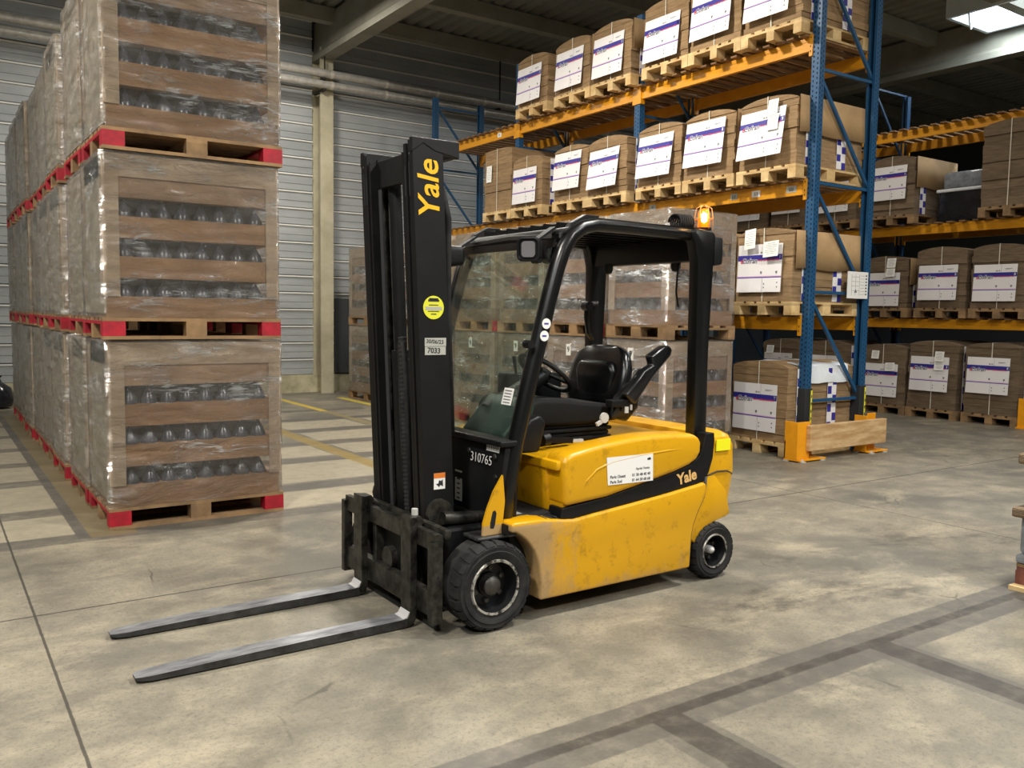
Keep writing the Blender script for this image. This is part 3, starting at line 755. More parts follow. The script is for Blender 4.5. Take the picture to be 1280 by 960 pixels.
# ------------------------------------------------------------------ pallet racks
LV = [1.50, 2.94, 4.42]
def rack(name, label, X0, depth, posts, near_detail, boards, topz=5.35, bays=None):
    t = thing(name, label, 'rack', (X0+depth/2, (posts[0]+posts[-1])/2, 0))
    ox, oy, _ = ORG[t.name]
    blue = 'rack_blue' if near_detail else 'rack_blue_shaded'
    pw, pd = .10, .085
    # upright with a folded C section and two rows of slots
    def upright(front):
        def fn():
            b = MB().use(blue); s = 1 if front else -1
            prof = [(0, -pw/2), (0, pw/2), (s*pd, pw/2), (s*pd, pw/2-.03), (s*.008, pw/2-.012), (s*.008, -pw/2+.012), (s*pd, -pw/2+.03), (s*pd, -pw/2)]
            b.prism(prof, 0, topz, 'Z')
            b.use('hole_black'); z = .12; q = .0008
            while z < topz-.05:
                for sgn in (-1, 1):
                    y = sgn*.024; zz = z+(.025 if sgn > 0 else 0)
                    b.add([(-s*q, y-.006, zz), (-s*q, y+.006, zz), (-s*q, y+.008, zz+.022), (-s*q, y-.008, zz+.022)], [(0, 1, 2, 3)])
                    if near_detail:
                        yy = -pw/2-.0008; x = s*(.02+.035*(sgn > 0)); b.add([(x-.006, yy, zz), (x+.006, yy, zz), (x+.006, yy, zz+.02), (x-.006, yy, zz+.02)], [(0, 1, 2, 3)])
                z += .05
            return b.mesh('upright_post', recalc=False)
        return cached(('upright', front, blue, topz, near_detail), fn)
    for y in posts:
        link('upright_post', upright(True), t, (X0-ox, y-oy, 0)); link('upright_post', upright(False), t, (X0+depth-ox, y-oy, 0))
        for (x, s) in ((X0, 1), (X0+depth, -1)):
            b = MB().use(blue); b.box(x-.02, x+s*pd+.02 if s > 0 else x+.02, y-.07, y+.07, 0, .008) if s > 0 else b.box(x-pd-.02, x+.02, y-.07, y+.07, 0, .008)
            part('foot_plate', b, t)
        zz = [.60, 1.77, 2.92, 4.09, 5.2]
        for j, z in enumerate(zz):
            def hb():
                b = MB().use(blue); b.bar((.06, 0, 0), (depth-.06, 0, 0), .035, .03); return b.mesh('horizontal_brace')
            link('horizontal_brace', cached(('hb', blue, depth), hb), t, (X0-ox, y-oy, z))
            if j:
                def db():
                    b = MB().use(blue); b.bar((.06, 0, 1.12), (depth-.06, 0, .03), .035, .03, up=(0, 1, 0)); return b.mesh('diagonal_brace')
                link('diagonal_brace', cached(('db', blue, depth), db), t, (X0-ox, y-oy, zz[j-1]))
    for bi in range(len(posts)-1):
        ya, yb = posts[bi]+pw/2, posts[bi+1]-pw/2; ln = yb-ya
        for lv in LV:
            def beam():
                b = MB().use('rack_orange')
                b.prism([(0, 0), (.05, 0), (.05, -.14), (0, -.14), (0, -.10), (.004, -.095), (.004, -.045), (0, -.04)], 0, ln, 'Y'); return b.mesh('shelf_beam')
            me = cached(('beam', round(ln, 3)), beam)
            link('shelf_beam', me, t, (X0+.01-ox, ya-oy, lv))
            o = link('shelf_beam', me, t, (X0+depth-.01-ox, ya-oy+ln, lv), R(180))
            def conn():
                b = MB().use('rack_orange'); b.box(-.012, .058, -.03, .012, -.20, .02); b.use('hole_black')
                for z in (-.16, -.11, -.02): b.add([(-.0125, -.012, z), (-.0125, -.002, z), (-.0125, -.002, z+.02), (-.0125, -.012, z+.02)], [(0, 1, 2, 3)])
                return b.mesh('beam_connector', recalc=False)
            mc = cached('conn', conn)
            for yy in (ya+.02, yb):
                wide = not (bi == 0 and yy < ya+.1)
                def connw():
                    b = MB().use('rack_orange'); b.box(-.012, .058, -.056, .03, -.20, .02); return b.mesh('beam_connector')
                mw = cached('connw', connw)
                for xx in (X0, X0+depth-.06): link('beam_connector', mw if wide else mc, t, (xx-ox, (yy if not wide else (ya-.0 if yy < ya+.1 else yb+.03))-oy, lv))
            nb = boards.get((bi, round(lv, 2)), 0)
            if nb:
                def bd():
                    b = MB().use('wood_deck'); b.box(-.075, depth+.03, -.043, .043, 0, .02); return b.mesh('deck_board')
                me = cached(('dboard', depth), bd)
                for k in range(nb):
                    o = link('deck_board', me, t, (X0-ox+random.uniform(-.012, .012), ya-oy+.07+k*(ln-.14)/(nb-1), lv), random.uniform(-.012, .012))
    return t

R1X, R2X, DEP = 7.78, 12.77, 1.05
posts1 = [5.90, 8.63, 11.38, 14.08]
bd1 = {(0, 4.42): 17, (1, 4.42): 17, (2, 4.42): 15, (0, 2.94): 17, (1, 2.94): 16, (2, 2.94): 14, (0, 1.5): 12}
rk1 = rack('pallet_rack', 'blue and orange pallet rack behind the forklift, its end frame facing the aisle', R1X, DEP, posts1, True, bd1)
posts2 = [5.88, 8.60, 11.35, 14.08]
bd2 = {(0, 4.42): 16, (1, 4.42): 12, (0, 2.94): 14, (1, 2.94): 10, (0, 1.5): 12}
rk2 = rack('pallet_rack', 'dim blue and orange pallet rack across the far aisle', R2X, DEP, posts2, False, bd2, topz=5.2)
# beam stickers on the near rack's middle level
for (y, w, m) in ((6.95, .10, 'sticker_silver'), (6.63, .12, 'sticker_white'), (6.15, .13, 'sticker_silver'), (8.3, .12, 'sticker_silver'), (11.9, .11, 'note_paper')):
    z = 2.87 if y < 11 else 4.35
    b = MB().use(m); sheet(b, (R1X+.009, y, z), (0, -1, 0), (0, 0, 1), w, .07)
    if m != 'sticker_silver' or True:
        b.use('ink')
        for k in range(3): sheet(b, (R1X+.0075, y+.02*(k-1), z), (0, -1, 0), (0, 0, 1), .008, .04, .0006)
    part('location_label', b, rk1)
# end frame fittings: dark post covers with yellow strips and the load sign
for (x, s) in ((R1X-.012, 1), (R1X+DEP-.10, 1)):
    b = MB().use('post_cover'); b.box(x, x+.112, 5.84, 5.965, .34, .74); o = part('post_cover', b, rk1, bevel=.006)
    b = MB().use('sticker_yellow'); b.box(x+.085, x+.107, 5.837, 5.84, .36, .72)
    b.use('ink')
    for z in (.40, .48, .56, .64): b.box(x+.09, x+.102, 5.8355, 5.837, z, z+.03)
    part('warning_strip', b, o)
t = thing('load_sign', 'white load-limit notice hung on the rack end frame', 'sign', (8.58, 5.835, 1.86))
b = MB().use('sticker_white'); b.box(8.40, 8.77, 5.832, 5.84, 1.715, 2.01); part('sign_plate', b, t)
b = MB().use('ink_soft')
for k in range(7): b.box(8.63, 8.70, 5.831, 5.8325, 1.76+k*.034, 1.763+k*.034); b.box(8.72, 8.75, 5.831, 5.8325, 1.755+k*.034, 1.772+k*.034)
for x in (8.47, 8.54, 8.61): b.box(x, x+.003, 5.831, 5.8325, 1.75, 1.98)
for z in (1.80, 1.85, 1.90, 1.95): b.box(8.47, 8.61, 5.831, 5.8325, z, z+.003)
b.prism([(8.52, 1.78), (8.57, 1.78), (8.545, 1.82)], 5.8305, 5.8325, 'Y')
part('sign_print', b, t)

# end-of-rack crash guard with a timber board
t = thing('rack_end_guard', 'orange steel crash guard with a timber board at the rack end', 'guard', (8.15, 5.72, 0))
for x0 in (7.42, 8.62):
    b = MB().use('guard_orange')
    w = .30 if x0 < 8 else .22
    b.box(x0, x0+.012, 5.66, 5.82, .03, .42); b.box(x0, x0+w+.14, 5.80, 5.82, .03, .22 if x0 < 8 else .2)
    b.box(x0, x0+w+.14, 5.62, 5.82, 0.012, .03)
    if x0 < 8: b.box(x0, x0+.20, 5.655, 5.667, .03, .42)
    else: b.box(x0+.1, x0+.25, 5.72, 5.735, .03, .44)
    o = part('steel_bracket', b, t, bevel=.004)
    for (x, y) in ((x0+.05, 5.63), (x0+w+.08, 5.64), (x0+.02, 5.79)):
        b = MB().use('hub_grey'); b.lathe([(.001, .02), (.016, .02), (.022, 0)], (x, y, .012), 'Z', 8); b.box(x-.03, x+.03, y-.03, y+.03, 0, .012); part('floor_bolt', b, o)
b = MB().use('beam_timber'); b.box(7.56, 8.90, 5.60, 5.655, .115, .385); part('timber_board', b, t, bevel=.006)

# orange guard at the foot of the far rack
t = thing('post_guard', 'orange steel foot guard at the far rack post', 'guard', (12.6, 5.93, 0))
b = MB().use('guard_orange'); b.box(12.58, 12.60, 5.77, 5.95, .02, .42); b.box(12.60, 12.74, 5.77, 5.785, .02, .42); b.box(12.55, 12.74, 5.75, 5.96, 0, .02)
part('steel_bracket', b, t, bevel=.003)
b = MB().use('sticker_white'); b.box(12.735, 12.742, 5.83, 5.93, .5, .95); b.use('guard_orange'); b.box(12.733, 12.735, 5.85, 5.91, .6, .85); part('reflector_strip', b, t)

# ------------------------------------------------------------------ cardboard stacks on the racks
def art_mesh():
    """flat print of the carton panel, panel plane local: x right (world -Y), y up, origin centre; 0.6 x 0.52"""
    def fn():
        b = MB(); X = (1, 0, 0); Y = (0, 1, 0)
        def rect(x0, x1, y0, y1, m): b.use(m); sheet(b, ((x0+x1)/2, (y0+y1)/2, .0035), X, Y, x1-x0, y1-y0, .0008)
        rect(-.3, .3, .085, .145, 'print_blue')
        rect(-.3, .3, -.105, -.095, 'print_purple')
        rect(-.3, .3, -.093, -.083, 'print_pink')
        rect(.08, .083, .145, .255, 'print_grey'); rect(.05, .053, -.255, -.105, 'print_grey')
        for (x, y, w) in ((.02, .168, .016), (.042, .168, .008), (.06, .168, .010)): rect(x-w/2, x+w/2, y-.009, y+.009, 'ink_soft')
        rect(.14, .235, .195, .202, 'print_grey'); rect(.14, .21, .186, .190, 'print_grey')
        for x in (.03, .235): rect(x-.012, x+.012, -.055, -.035, 'ink_soft'); rect(x-.006, x+.006, -.066, -.055, 'print_grey')
        for (x, y) in ((.075, -.17), (.075, -.21), (.25, -.16), (.25, -.205)): rect(x-.006, x+.006, y-.008, y+.008, 'ink_soft')
        rect(.262, .282, .10, .135, 'white_print')
        append_text(b, 'e', .085, 'print_red', (-.245, .083, .005), X, Y, bold=.02, shear=.2)
        append_text(b, 'Cofran', .075, 'white_print', (-.135, .082, .0048), X, Y, bold=.06, shear=.1)
        append_text(b, 'Cofran', .075, 'print_navy', (-.135, .082, .0055), X, Y, bold=.012, shear=.1)
        append_text(b, 'PACK  DRINKS CARTON', .026, 'print_red', (.12, .085, .0048), X, Y, bold=.02)
        return b.mesh('printed_artwork', recalc=False)
    return cached('art', fn)
def panel_mesh():
    def fn():
        b = MB().use('white_print')
        # slightly bowed sheet
        n = 6; vs = []
        for c in (0, .003):
            for j in range(n+1):
                for i in range(2): vs.append(((-.3, .3)[i], -.26+.52*j/n, c))
        fs = []; m = 2*(n+1)
        for j in range(n):
            a = 2*j; fs.append((a, a+2, a+3, a+1)); fs.append((m+a, m+a+1, m+a+3, m+a+2))
            fs.append((a, m+a, m+a+2, a+2)); fs.append((a+1, a+3, m+a+3, m+a+1))
        fs += [(0, 1, m+1, m), (2*n, m+2*n, m+2*n+1, 2*n+1)]
        b.add(vs, fs); return b.mesh('printed_panel', recalc=True)
    return cached('panel', fn)

def stack(label, X0, cy, z, h, group, panel=True, pz=.30, tilt=7.0, roll=0.0, flap=False, notes=(), edges=True, crown=.06, w=.76, depth=1.14, dark=False, pw=1.0, cover=False, edge_col=True):
    """strapped stack of flat cardboard; front faces -X at X0"""
    t = thing('cardboard_stack', label, 'cardboard stack', (X0+depth/2, cy, z), 0, group)
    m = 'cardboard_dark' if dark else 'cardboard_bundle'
    rnd = random.Random(hash((round(X0, 2), round(cy, 2), round(z, 2))) & 0xffff)
    n = 9; lh = h/n
    for k in range(n):
        def fn():
            b = MB().use(m); b.box(-depth/2, depth/2, -w/2, w/2, .001, lh-.001); return b.mesh('cardboard_bundle')
        link('cardboard_bundle', cached(('bundle', m, depth, w, round(lh, 4)), fn), t, (rnd.uniform(-.010, .010), rnd.uniform(-.010, .010), k*lh))
    # domed top bundle
    def cr():
        b = MB().use(m); ps = [(-w/2, 0)]+[(-w/2+w*i/10, .012+crown*math.sin(math.pi*i/10)**.7) for i in range(11)]+[(w/2, 0)]
        b.prism(ps[::-1], -depth/2, depth/2, 'X'); return b.mesh('domed_bundle')
    link('domed_bundle', cached(('crown', m, w, depth, crown), cr), t, (0, 0, h))
    # straps
    def sp():
        b = MB().use('strap_white'); g = .014
        for y in (0,):
            b.box(-depth/2-g-.001, -depth/2-g+.001, y-.006, y+.006, 0, h+crown+.01)
            b.box(-depth/2-g, depth/2+g, y-.006, y+.006, h+crown+.012, h+crown+.014)
        return b.mesh('strap')
    link('strap', cached(('strap', round(h, 3), depth, crown), sp), t)
    if panel:
        o = bpy.data.objects.new('printed_panel', panel_mesh()); COL.objects.link(o); o.parent = t
        a = R(tilt)
        # x right = -Y, up leans back at the top, bottom edge kicks out
        xa = Vector((0, -math.cos(R(roll)), math.sin(R(roll)))); ya = Vector((math.sin(a), 0, math.cos(a)))
        o.matrix_local = frame((-depth/2-.018-math.sin(a)*.26, .04, pz+.26), xa, ya) @ Matrix.Diagonal((pw, 1, 1, 1))
        q = bpy.data.objects.new('printed_artwork', art_mesh()); COL.objects.link(q); q.parent = o
    if edge_col:
        def ec():
            b = MB(); hh = h
            for j, x in enumerate((-.43, .10)):
                b.use('white_print'); b.box(x, x+.15, -w/2-.016, -w/2-.011, .01, hh)
                b.use('print_blue'); nc = 8
                for k in range(nc):
                    if (k+j) % 2: b.box(x+.085, x+.15, -w/2-.0175, -w/2-.0155, .01+k*hh/nc, .01+(k+1)*hh/nc-.012)
                    else: b.box(x, x+.065, -w/2-.0175, -w/2-.0155, .01+k*hh/nc, .01+(k+1)*hh/nc-.012)
            return b.mesh('printed_edge_column')
        link('printed_edge_column', cached(('edge', round(h, 3), w), ec), t)
    if flap:
        def fl():
            b = MB().use('cardboard_tan'); x0, x1 = -.56, .56; n = 10; vs = []
            for k, zz in enumerate((h+.03, h*.48)):
                for i in range(n+1):
                    x = x0+(x1-x0)*i/n; y = -w/2-.020-(.012+.006*math.sin(i*1.3))*k; vs.append((x, y, zz+(.01*math.sin(i*.9) if k else 0)))
            vs += [(v[0], v[1]-.006, v[2]) for v in vs]
            m_ = 2*(n+1); fs = []
            for i in range(n): fs.append((i, i+1, n+2+i, n+1+i)); fs.append((m_+i, m_+n+1+i, m_+n+2+i, m_+i+1)); fs.append((n+1+i, n+2+i, m_+n+2+i, m_+n+1+i)); fs.append((i, m_+i, m_+i+1, i+1))
            b.add(vs, fs); return b.mesh('cover_flap', smooth='all')
        o = link('cover_flap', cached(('flap', round(h, 3), w), fl), t); o['label'] = 'tan cardboard cover hanging over the side'
    if cover:
        b = MB().use('white_film'); n = 8
        prof = [(-w/2+.5, h+.075), (-w/2+.1, h+.05), (-w/2-.01, h+.03), (-w/2-.03, h-.16)]; vs = []
        for i in range(n+1):
            x = -.40+.85*i/n
            for (y, zz) in prof: vs.append((x, y-.004*math.sin(i*2), zz+.006*math.sin(i*1.7)))
        b.add(vs, [(i*4+j, i*4+j+1, i*4+j+5, i*4+j+4) for i in range(n) for j in range(3)])
        o = link('white_cover_sheet', b.mesh('white_cover_sheet', smooth='all'), t); o['label'] = 'white sheet draped over the top edge'
    for (ny, nz, nw, nh, nr) in notes:
        b = MB().use('note_paper'); a = R(9 if panel else 2)
        xa = Vector((0, -math.cos(R(nr)), math.sin(R(nr)))); ya = Vector((math.sin(a), 0, math.cos(a)))
        base = Vector((-depth/2-(.034 if panel else .016)-math.sin(a)*nh/2-(.02 if nz < .62 and panel else 0), ny, nz))
        sheet(b, base, xa, ya, nw, nh)
        b.use('print_grey'); nrm = xa.cross(ya.normalized())
        for k in range(7): sheet(b, base+nrm*.0016+ya*(nh*(.36-.11*k)), xa, ya, nw*(.75 if k % 3 else .5), .004, .0004)
        link('note_sheet', b.mesh('note_sheet', recalc=False), t)
    return t

FX1 = 7.62           # front of the loads on the near rack
G1 = 'strapped cardboard stacks on the near rack'; G2 = 'strapped cardboard stacks on the far rack'
GP1 = 'pallets on the near rack'; GP2 = 'pallets on the far rack'
def rack_slot(rackname, lvname, ordn, X0, cy, z, h, grp, pgrp, **k):
    who = f'on {rackname} {lvname}, {ordn}'
    pallet(f'wooden pallet {who}', X0+.58, cy, z, 1.2, .8, 'wood' if grp == G1 else 'wood_shaded', None, pgrp)
    kind = k.pop('kind', 'white-panelled cardboard stack')
    return stack(f'{kind} {who}', X0, cy, z+PH+.001, h, grp, **k)
N1 = 'near rack'; N2 = 'far rack'
BT = .021
o6 = ['nearest the end frame']+[f'{w} from the end frame' for w in ORD[1:7]]
# top shelf
for i, (cy, pz, h, tl) in enumerate(((6.36, .10, .66, 6), (7.165, .10, .66, 6), (7.97, .03, .68, 5), (8.97, .05, .66, 5), (9.80, .06, .66, 5), (10.77, .05, .66, 5))):
    rack_slot(N1, 'top shelf', o6[i], FX1, cy, LV[2]+BT, h, G1, GP1, pz=pz, tilt=tl, flap=(i in (1, 3, 4)), roll=random.uniform(-.8, .8))
# middle shelf
notes_m = [((-.10, .62, .13, .17, 0), (-.12, .46, .14, .17, 0)), (), (), (), (), ()]
for i, (cy, pz, h, tl) in enumerate(((6.36, .10, .68, 10), (7.20, .13, .68, 7), (8.02, .10, .68, 8), (9.0, .07, .68, 9), (9.80, .14, .68, 6), (10.86, .05, .68, 3))):
    rack_slot(N1, 'middle shelf', o6[i], FX1, cy, LV[1]+BT, h, G1, GP1, pz=pz, tilt=tl, flap=(i in (0, 1)), notes=notes_m[i], roll=[1.2, 0, 0, 1.5, 0, 0][i])
rack_slot(N1, 'middle shelf', 'tall and plain with a paper label', FX1, 11.68, LV[1]+BT, .94, G1, GP1, panel=False, edge_col=False, crown=.02, kind='tan cardboard stack', notes=((.22, .60, .15, .26, 0),))
# lower shelf
rack_slot(N1, 'lower shelf', o6[0], FX1, 6.34, LV[0]+BT, .72, G1, GP1, pz=.10, tilt=2, flap=True, notes=((.16, .68, .15, .22, 6), (-.14, .56, .20, .17, 4)), pw=1.0)
rack_slot(N1, 'lower shelf', o6[1], FX1, 7.22, LV[0]+BT, .74, G1, GP1, pz=.08, tilt=2)
# floor
rack_slot(N1, 'floor bay', o6[0], FX1, 6.34, 0, .80, G1, GP1, pz=.10, tilt=1, cover=True)
FX2 = 12.62
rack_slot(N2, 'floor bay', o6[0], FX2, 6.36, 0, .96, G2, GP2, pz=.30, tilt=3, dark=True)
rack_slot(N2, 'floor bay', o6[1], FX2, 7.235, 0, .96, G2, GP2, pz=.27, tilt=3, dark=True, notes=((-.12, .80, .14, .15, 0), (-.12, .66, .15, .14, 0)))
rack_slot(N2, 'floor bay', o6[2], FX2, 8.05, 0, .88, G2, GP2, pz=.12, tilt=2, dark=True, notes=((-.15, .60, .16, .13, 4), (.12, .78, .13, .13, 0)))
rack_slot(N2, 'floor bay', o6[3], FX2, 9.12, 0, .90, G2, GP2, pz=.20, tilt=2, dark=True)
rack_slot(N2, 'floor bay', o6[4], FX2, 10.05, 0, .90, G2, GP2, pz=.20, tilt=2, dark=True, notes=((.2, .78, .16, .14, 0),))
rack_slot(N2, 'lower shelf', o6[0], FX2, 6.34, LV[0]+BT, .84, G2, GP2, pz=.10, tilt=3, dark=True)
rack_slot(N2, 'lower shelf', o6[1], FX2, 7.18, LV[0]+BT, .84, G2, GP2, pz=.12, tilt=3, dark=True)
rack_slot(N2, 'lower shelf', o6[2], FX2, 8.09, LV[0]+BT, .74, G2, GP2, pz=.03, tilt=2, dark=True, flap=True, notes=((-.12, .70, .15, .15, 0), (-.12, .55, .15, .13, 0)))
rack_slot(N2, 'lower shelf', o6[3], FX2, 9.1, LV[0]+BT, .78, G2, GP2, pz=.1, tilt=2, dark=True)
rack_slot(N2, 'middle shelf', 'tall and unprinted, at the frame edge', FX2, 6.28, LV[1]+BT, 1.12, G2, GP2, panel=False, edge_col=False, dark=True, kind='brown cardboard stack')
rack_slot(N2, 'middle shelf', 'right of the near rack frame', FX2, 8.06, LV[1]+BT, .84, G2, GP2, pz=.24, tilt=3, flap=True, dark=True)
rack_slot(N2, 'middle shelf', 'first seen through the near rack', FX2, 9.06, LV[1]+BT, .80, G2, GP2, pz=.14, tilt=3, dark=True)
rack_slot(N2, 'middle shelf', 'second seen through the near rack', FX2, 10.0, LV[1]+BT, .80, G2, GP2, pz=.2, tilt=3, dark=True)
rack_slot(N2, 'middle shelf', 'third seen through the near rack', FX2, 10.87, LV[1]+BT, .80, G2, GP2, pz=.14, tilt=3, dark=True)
# dark film bundle beside the tall stack
t = thing('film_bundle', 'black plastic film bundle with pale top on the far rack', 'bundle', (13.35, 7.15, LV[1]+BT))
b = MB().use('black_film'); b.box(13.0, 13.75, 6.80, 7.52, LV[1]+BT, LV[1]+.55); part('wrapped_body', b, t, bevel=.05, bseg=3, smooth=True)
b = MB().use('white_film'); b.box(12.98, 13.77, 6.78, 7.54, LV[1]+.49, LV[1]+.54); part('pale_band', b, t, bevel=.015)
b = MB().use('grey_film'); b.box(13.05, 13.7, 6.85, 7.48, LV[1]+.54, LV[1]+.80); part('upper_bundle', b, t, bevel=.05, smooth=True)

# ------------------------------------------------------------------ pallet stack at the picture's edge
t = thing('wooden_pallet', 'wooden pallet with pale bottom boards under the wrapped goods by the aisle', 'pallet', (5.62, 1.86, 0))
for y in (1.42, 1.86, 2.30): b = MB().use('wood'); b.box(4.985, 6.25, y-.05, y+.05, 0, .024); part('bottom_board', b, t)
for y in (1.42, 1.86, 2.30):
    for x in (5.12, 5.62, 6.12): b = MB().use('block_red'); b.box(x-.075, x+.075, y-.045, y+.045, .024, .102); part('block', b, t)
for x in (5.12, 5.62, 6.12): b = MB().use('block_red'); b.box(x-.075, x+.075, 1.38, 2.34, .102, .124); part('stringer', b, t)
for k in range(5): y = 1.43+k*.215; b = MB().use('wood_shaded'); b.box(5.04, 6.2, y-.05, y+.05, .124, .144); part('deck_board', b, t)
t = thing('wrapped_goods', 'film-wrapped tiers of goods on a pallet by the aisle edge', 'wrapped goods', (5.62, 1.86, PH))
def tier(name, x0, z0, z1, m, bev, y1=2.345):
    b = MB().use(m); b.box(x0, 6.2, 1.40, y1, z0, z1); part(name, b, t, bevel=bev, smooth=bev > .015)
tier('film_skirt', 5.025, .146, .195, 'grey_film', .015)
tier('film_wrap', 5.055, .19, .42, 'grey_film', .03)
tier('cardboard_sheet', 4.985, .41, .465, 'cardboard_dark', .012, 2.36)
tier('film_wrap', 5.065, .465, .63, 'grey_film', .03)
tier('film_wrap', 5.09, .63, .71, 'white_film', .02)
tier('cardboard_sheet', 5.02, .705, .765, 'cardboard_dark', .012, 2.36)
tier('film_wrap', 5.30, .765, 1.05, 'grey_film', .03, 2.25)  # unseen upper tiers from here up, added to cast shade on the floor
tier('cardboard_sheet', 5.27, 1.05, 1.10, 'cardboard_dark', .012, 2.26)  # unseen added tier, there to cast shade on the floor
tier('film_wrap', 5.34, 1.10, 1.6, 'grey_film', .03, 2.2)

# ------------------------------------------------------------------ the forklift
YC = 3.92
T = thing('forklift_truck', 'yellow and black electric forklift with lowered forks and open cab', 'forklift', (2.9, YC, 0))
def mir(y): return 2*YC-y

# chassis
b = MB().use('truck_black'); b.box(2.34, 3.52, 3.44, mir(3.44), .09, .50); part('chassis', b, T, bevel=.01)
b = MB().use('truck_black'); b.box(2.06, 2.36, 3.56, mir(3.56), .16, .46); part('front_axle', b, T, bevel=.02)
b = MB().use('truck_black'); b.box(3.5, 3.86, 3.55, mir(3.55), .14, .45); part('steer_axle', b, T, bevel=.02)

def arc(cx, cz, r, a0, a1, n): return [(cx+r*math.cos(R(a0+(a1-a0)*i/n)), cz+r*math.sin(R(a0+(a1-a0)*i/n))) for i in range(n+1)]
low_edge = [(2.60, .482), (2.666, .476), (2.80, .490), (3.0, .508), (3.3, .537), (3.54, .566), (3.572, .572)]
low = [(2.455, .10), (2.458, .20)]+arc(2.18, .215, .272, 8, 62, 7)+[(2.28, .458), (2.28, .500), (2.30, .505), (2.45, .503)]+low_edge+[(3.592, .565), (3.598, .54), (3.585, .49), (3.54, .42), (3.505, .35), (3.49, .29), (3.482, .105)]
for s in (0, 1):
    y0, y1 = (3.33, 3.46) if not s else (mir(3.46), mir(3.33))
    b = MB().use('truck_yellow'); b.prism(low, y0, y1, 'Y'); part('side_panel', b, T, bevel=.012, bseg=3, smooth=True)
stripe = [(2.585, .478), (2.60, .474), (2.666, .468), (2.80, .482), (3.0, .500), (3.3, .529), (3.54, .558), (3.598, .575), (3.63, .62), (3.66, .70), (3.67, .80), (3.665, .845), (3.60, .845), (3.575, .76), (3.555, .725), (3.49, .68), (3.35, .648), (3.205, .620), (2.872, .561), (2.594, .535)]
hood = [(2.604, .545), (2.595, .65), (2.588, .765), (2.600, .795), (2.64, .812), (2.75, .830), (2.864, .845), (3.03, .860), (3.195, .866), (3.35, .862), (3.48, .852), (3.53, .835), (3.552, .80), (3.55, .745), (3.52, .705), (3.47, .68), (3.35, .650), (3.205, .623), (2.872, .564)]
for s in (0, 1):
    y0, y1 = (3.352, 3.46) if not s else (mir(3.46), mir(3.352))
    b = MB().use('truck_black'); b.prism(stripe, y0, y1, 'Y'); part('black_stripe', b, T, bevel=.004)
    # battery-cover flank with a rounded shoulder
    y0, y1 = (3.335, 3.50) if not s else (mir(3.50), mir(3.335))
    b = MB().use('truck_yellow'); b.prism(hood, y0, y1, 'Y'); part('cover_flank', b, T, bevel=.028, bseg=4, smooth=True)
    # raised swoosh pressed into the flank
    if not s:
        ps = [(2.70, .60), (2.73, .66), (2.80, .715), (2.90, .745), (3.1, .765), (3.3, .775), (3.5, .775)]
        b = MB().use('truck_yellow'); b.tube([(x, 3.3405, z) for x, z in ps], [.004, .0075, .009, .009, .009, .008, .004], 8); part('pressed_ridge', b, T, smooth='all')
# hood deck and its front face
b = MB().use('truck_yellow'); b.prism([(2.60, .50), (2.575, .70), (2.575, .765), (2.62, .785), (3.55, .825), (3.60, .80), (3.60, .50)], 3.47, mir(3.47), 'Y'); part('battery_hood', b, T, bevel=.012, smooth=True)
b = MB().use('truck_yellow'); b.box(2.56, 2.60, 3.36, mir(3.36), .725, .772); part('hood_lip', b, T, bevel=.012, smooth=True)
b = MB().use('truck_yellow'); b.prism([(2.612, .50), (2.60, .72), (2.66, .72), (2.66, .50)], 3.37, mir(3.37), 'Y'); part('hood_front', b, T)
# counterweight
cw_xy = []
def rr(x0, x1, y0, y1, r, n=5):
    p = [(x0, y0)]+[(x1-r+r*math.sin(R(90*i/n)), y0+r-r*math.cos(R(90*i/n))) for i in range(n+1)]+[(x1-r+r*math.cos(R(90*i/n)), y1-r+r*math.sin(R(90*i/n))) for i in range(n+1)]+[(x0, y1)]
    return p
def cw_section(z, x0, x1, y0, r): return [(x, y, z) for (x, y) in rr(x0, x1, y0, mir(y0), r)]
b = MB().use('truck_yellow')
secs = [(.335, 3.63, 3.84, 3.44, .10), (.355, 3.61, 3.90, 3.395, .12), (.60, 3.61, 3.935, 3.375, .13), (.615, 3.615, 3.935, 3.375, .13), (.76, 3.63, 3.925, 3.375, .13), (.81, 3.64, 3.905, 3.39, .13), (.835, 3.65, 3.86, 3.43, .11)]
vs = []
for q in secs: vs += cw_section(*q)
n = len(vs)//len(secs); fs = [(k*n+i, k*n+(i+1) % n, (k+1)*n+(i+1) % n, (k+1)*n+i) for k in range(len(secs)-1) for i in range(n)]
fs += [tuple(range(n-1, -1, -1)), tuple((len(secs)-1)*n+i for i in range(n))]
b.add(vs, fs); cw = part('counterweight', b, T, smooth=True)
b = MB().use('truck_yellow'); b.prism([(3.52, .25), (3.515, .34), (3.56, .43), (3.61, .50), (3.625, .60), (3.70, .60), (3.80, .50), (3.84, .36), (3.80, .345), (3.70, .325), (3.62, .27), (3.56, .22)], 3.372, 3.42, 'Y'); part('wheel_arch_skirt', b, T, bevel=.008, smooth=True)
b = MB().use('truck_yellow'); b.prism([(3.52, .25), (3.515, .34), (3.56, .43), (3.61, .50), (3.625, .60), (3.70, .60), (3.80, .50), (3.84, .36), (3.80, .345), (3.70, .325), (3.62, .27), (3.56, .22)], mir(3.42), mir(3.372), 'Y'); part('wheel_arch_skirt', b, T, bevel=.008, smooth=True)
b = MB().use('ink'); b.tube([(3.64, 3.372, .60), (3.72, 3.371, .618), (3.80, 3.372, .615), (3.86, 3.388, .59), (3.915, 3.44, .57)], .004, 6); part('seam_line', b, cw)
b = MB().use('neon_yellow'); b.box(3.70, 3.815, 3.366, 3.372, .735, .80); part('neon_sticker', b, cw)

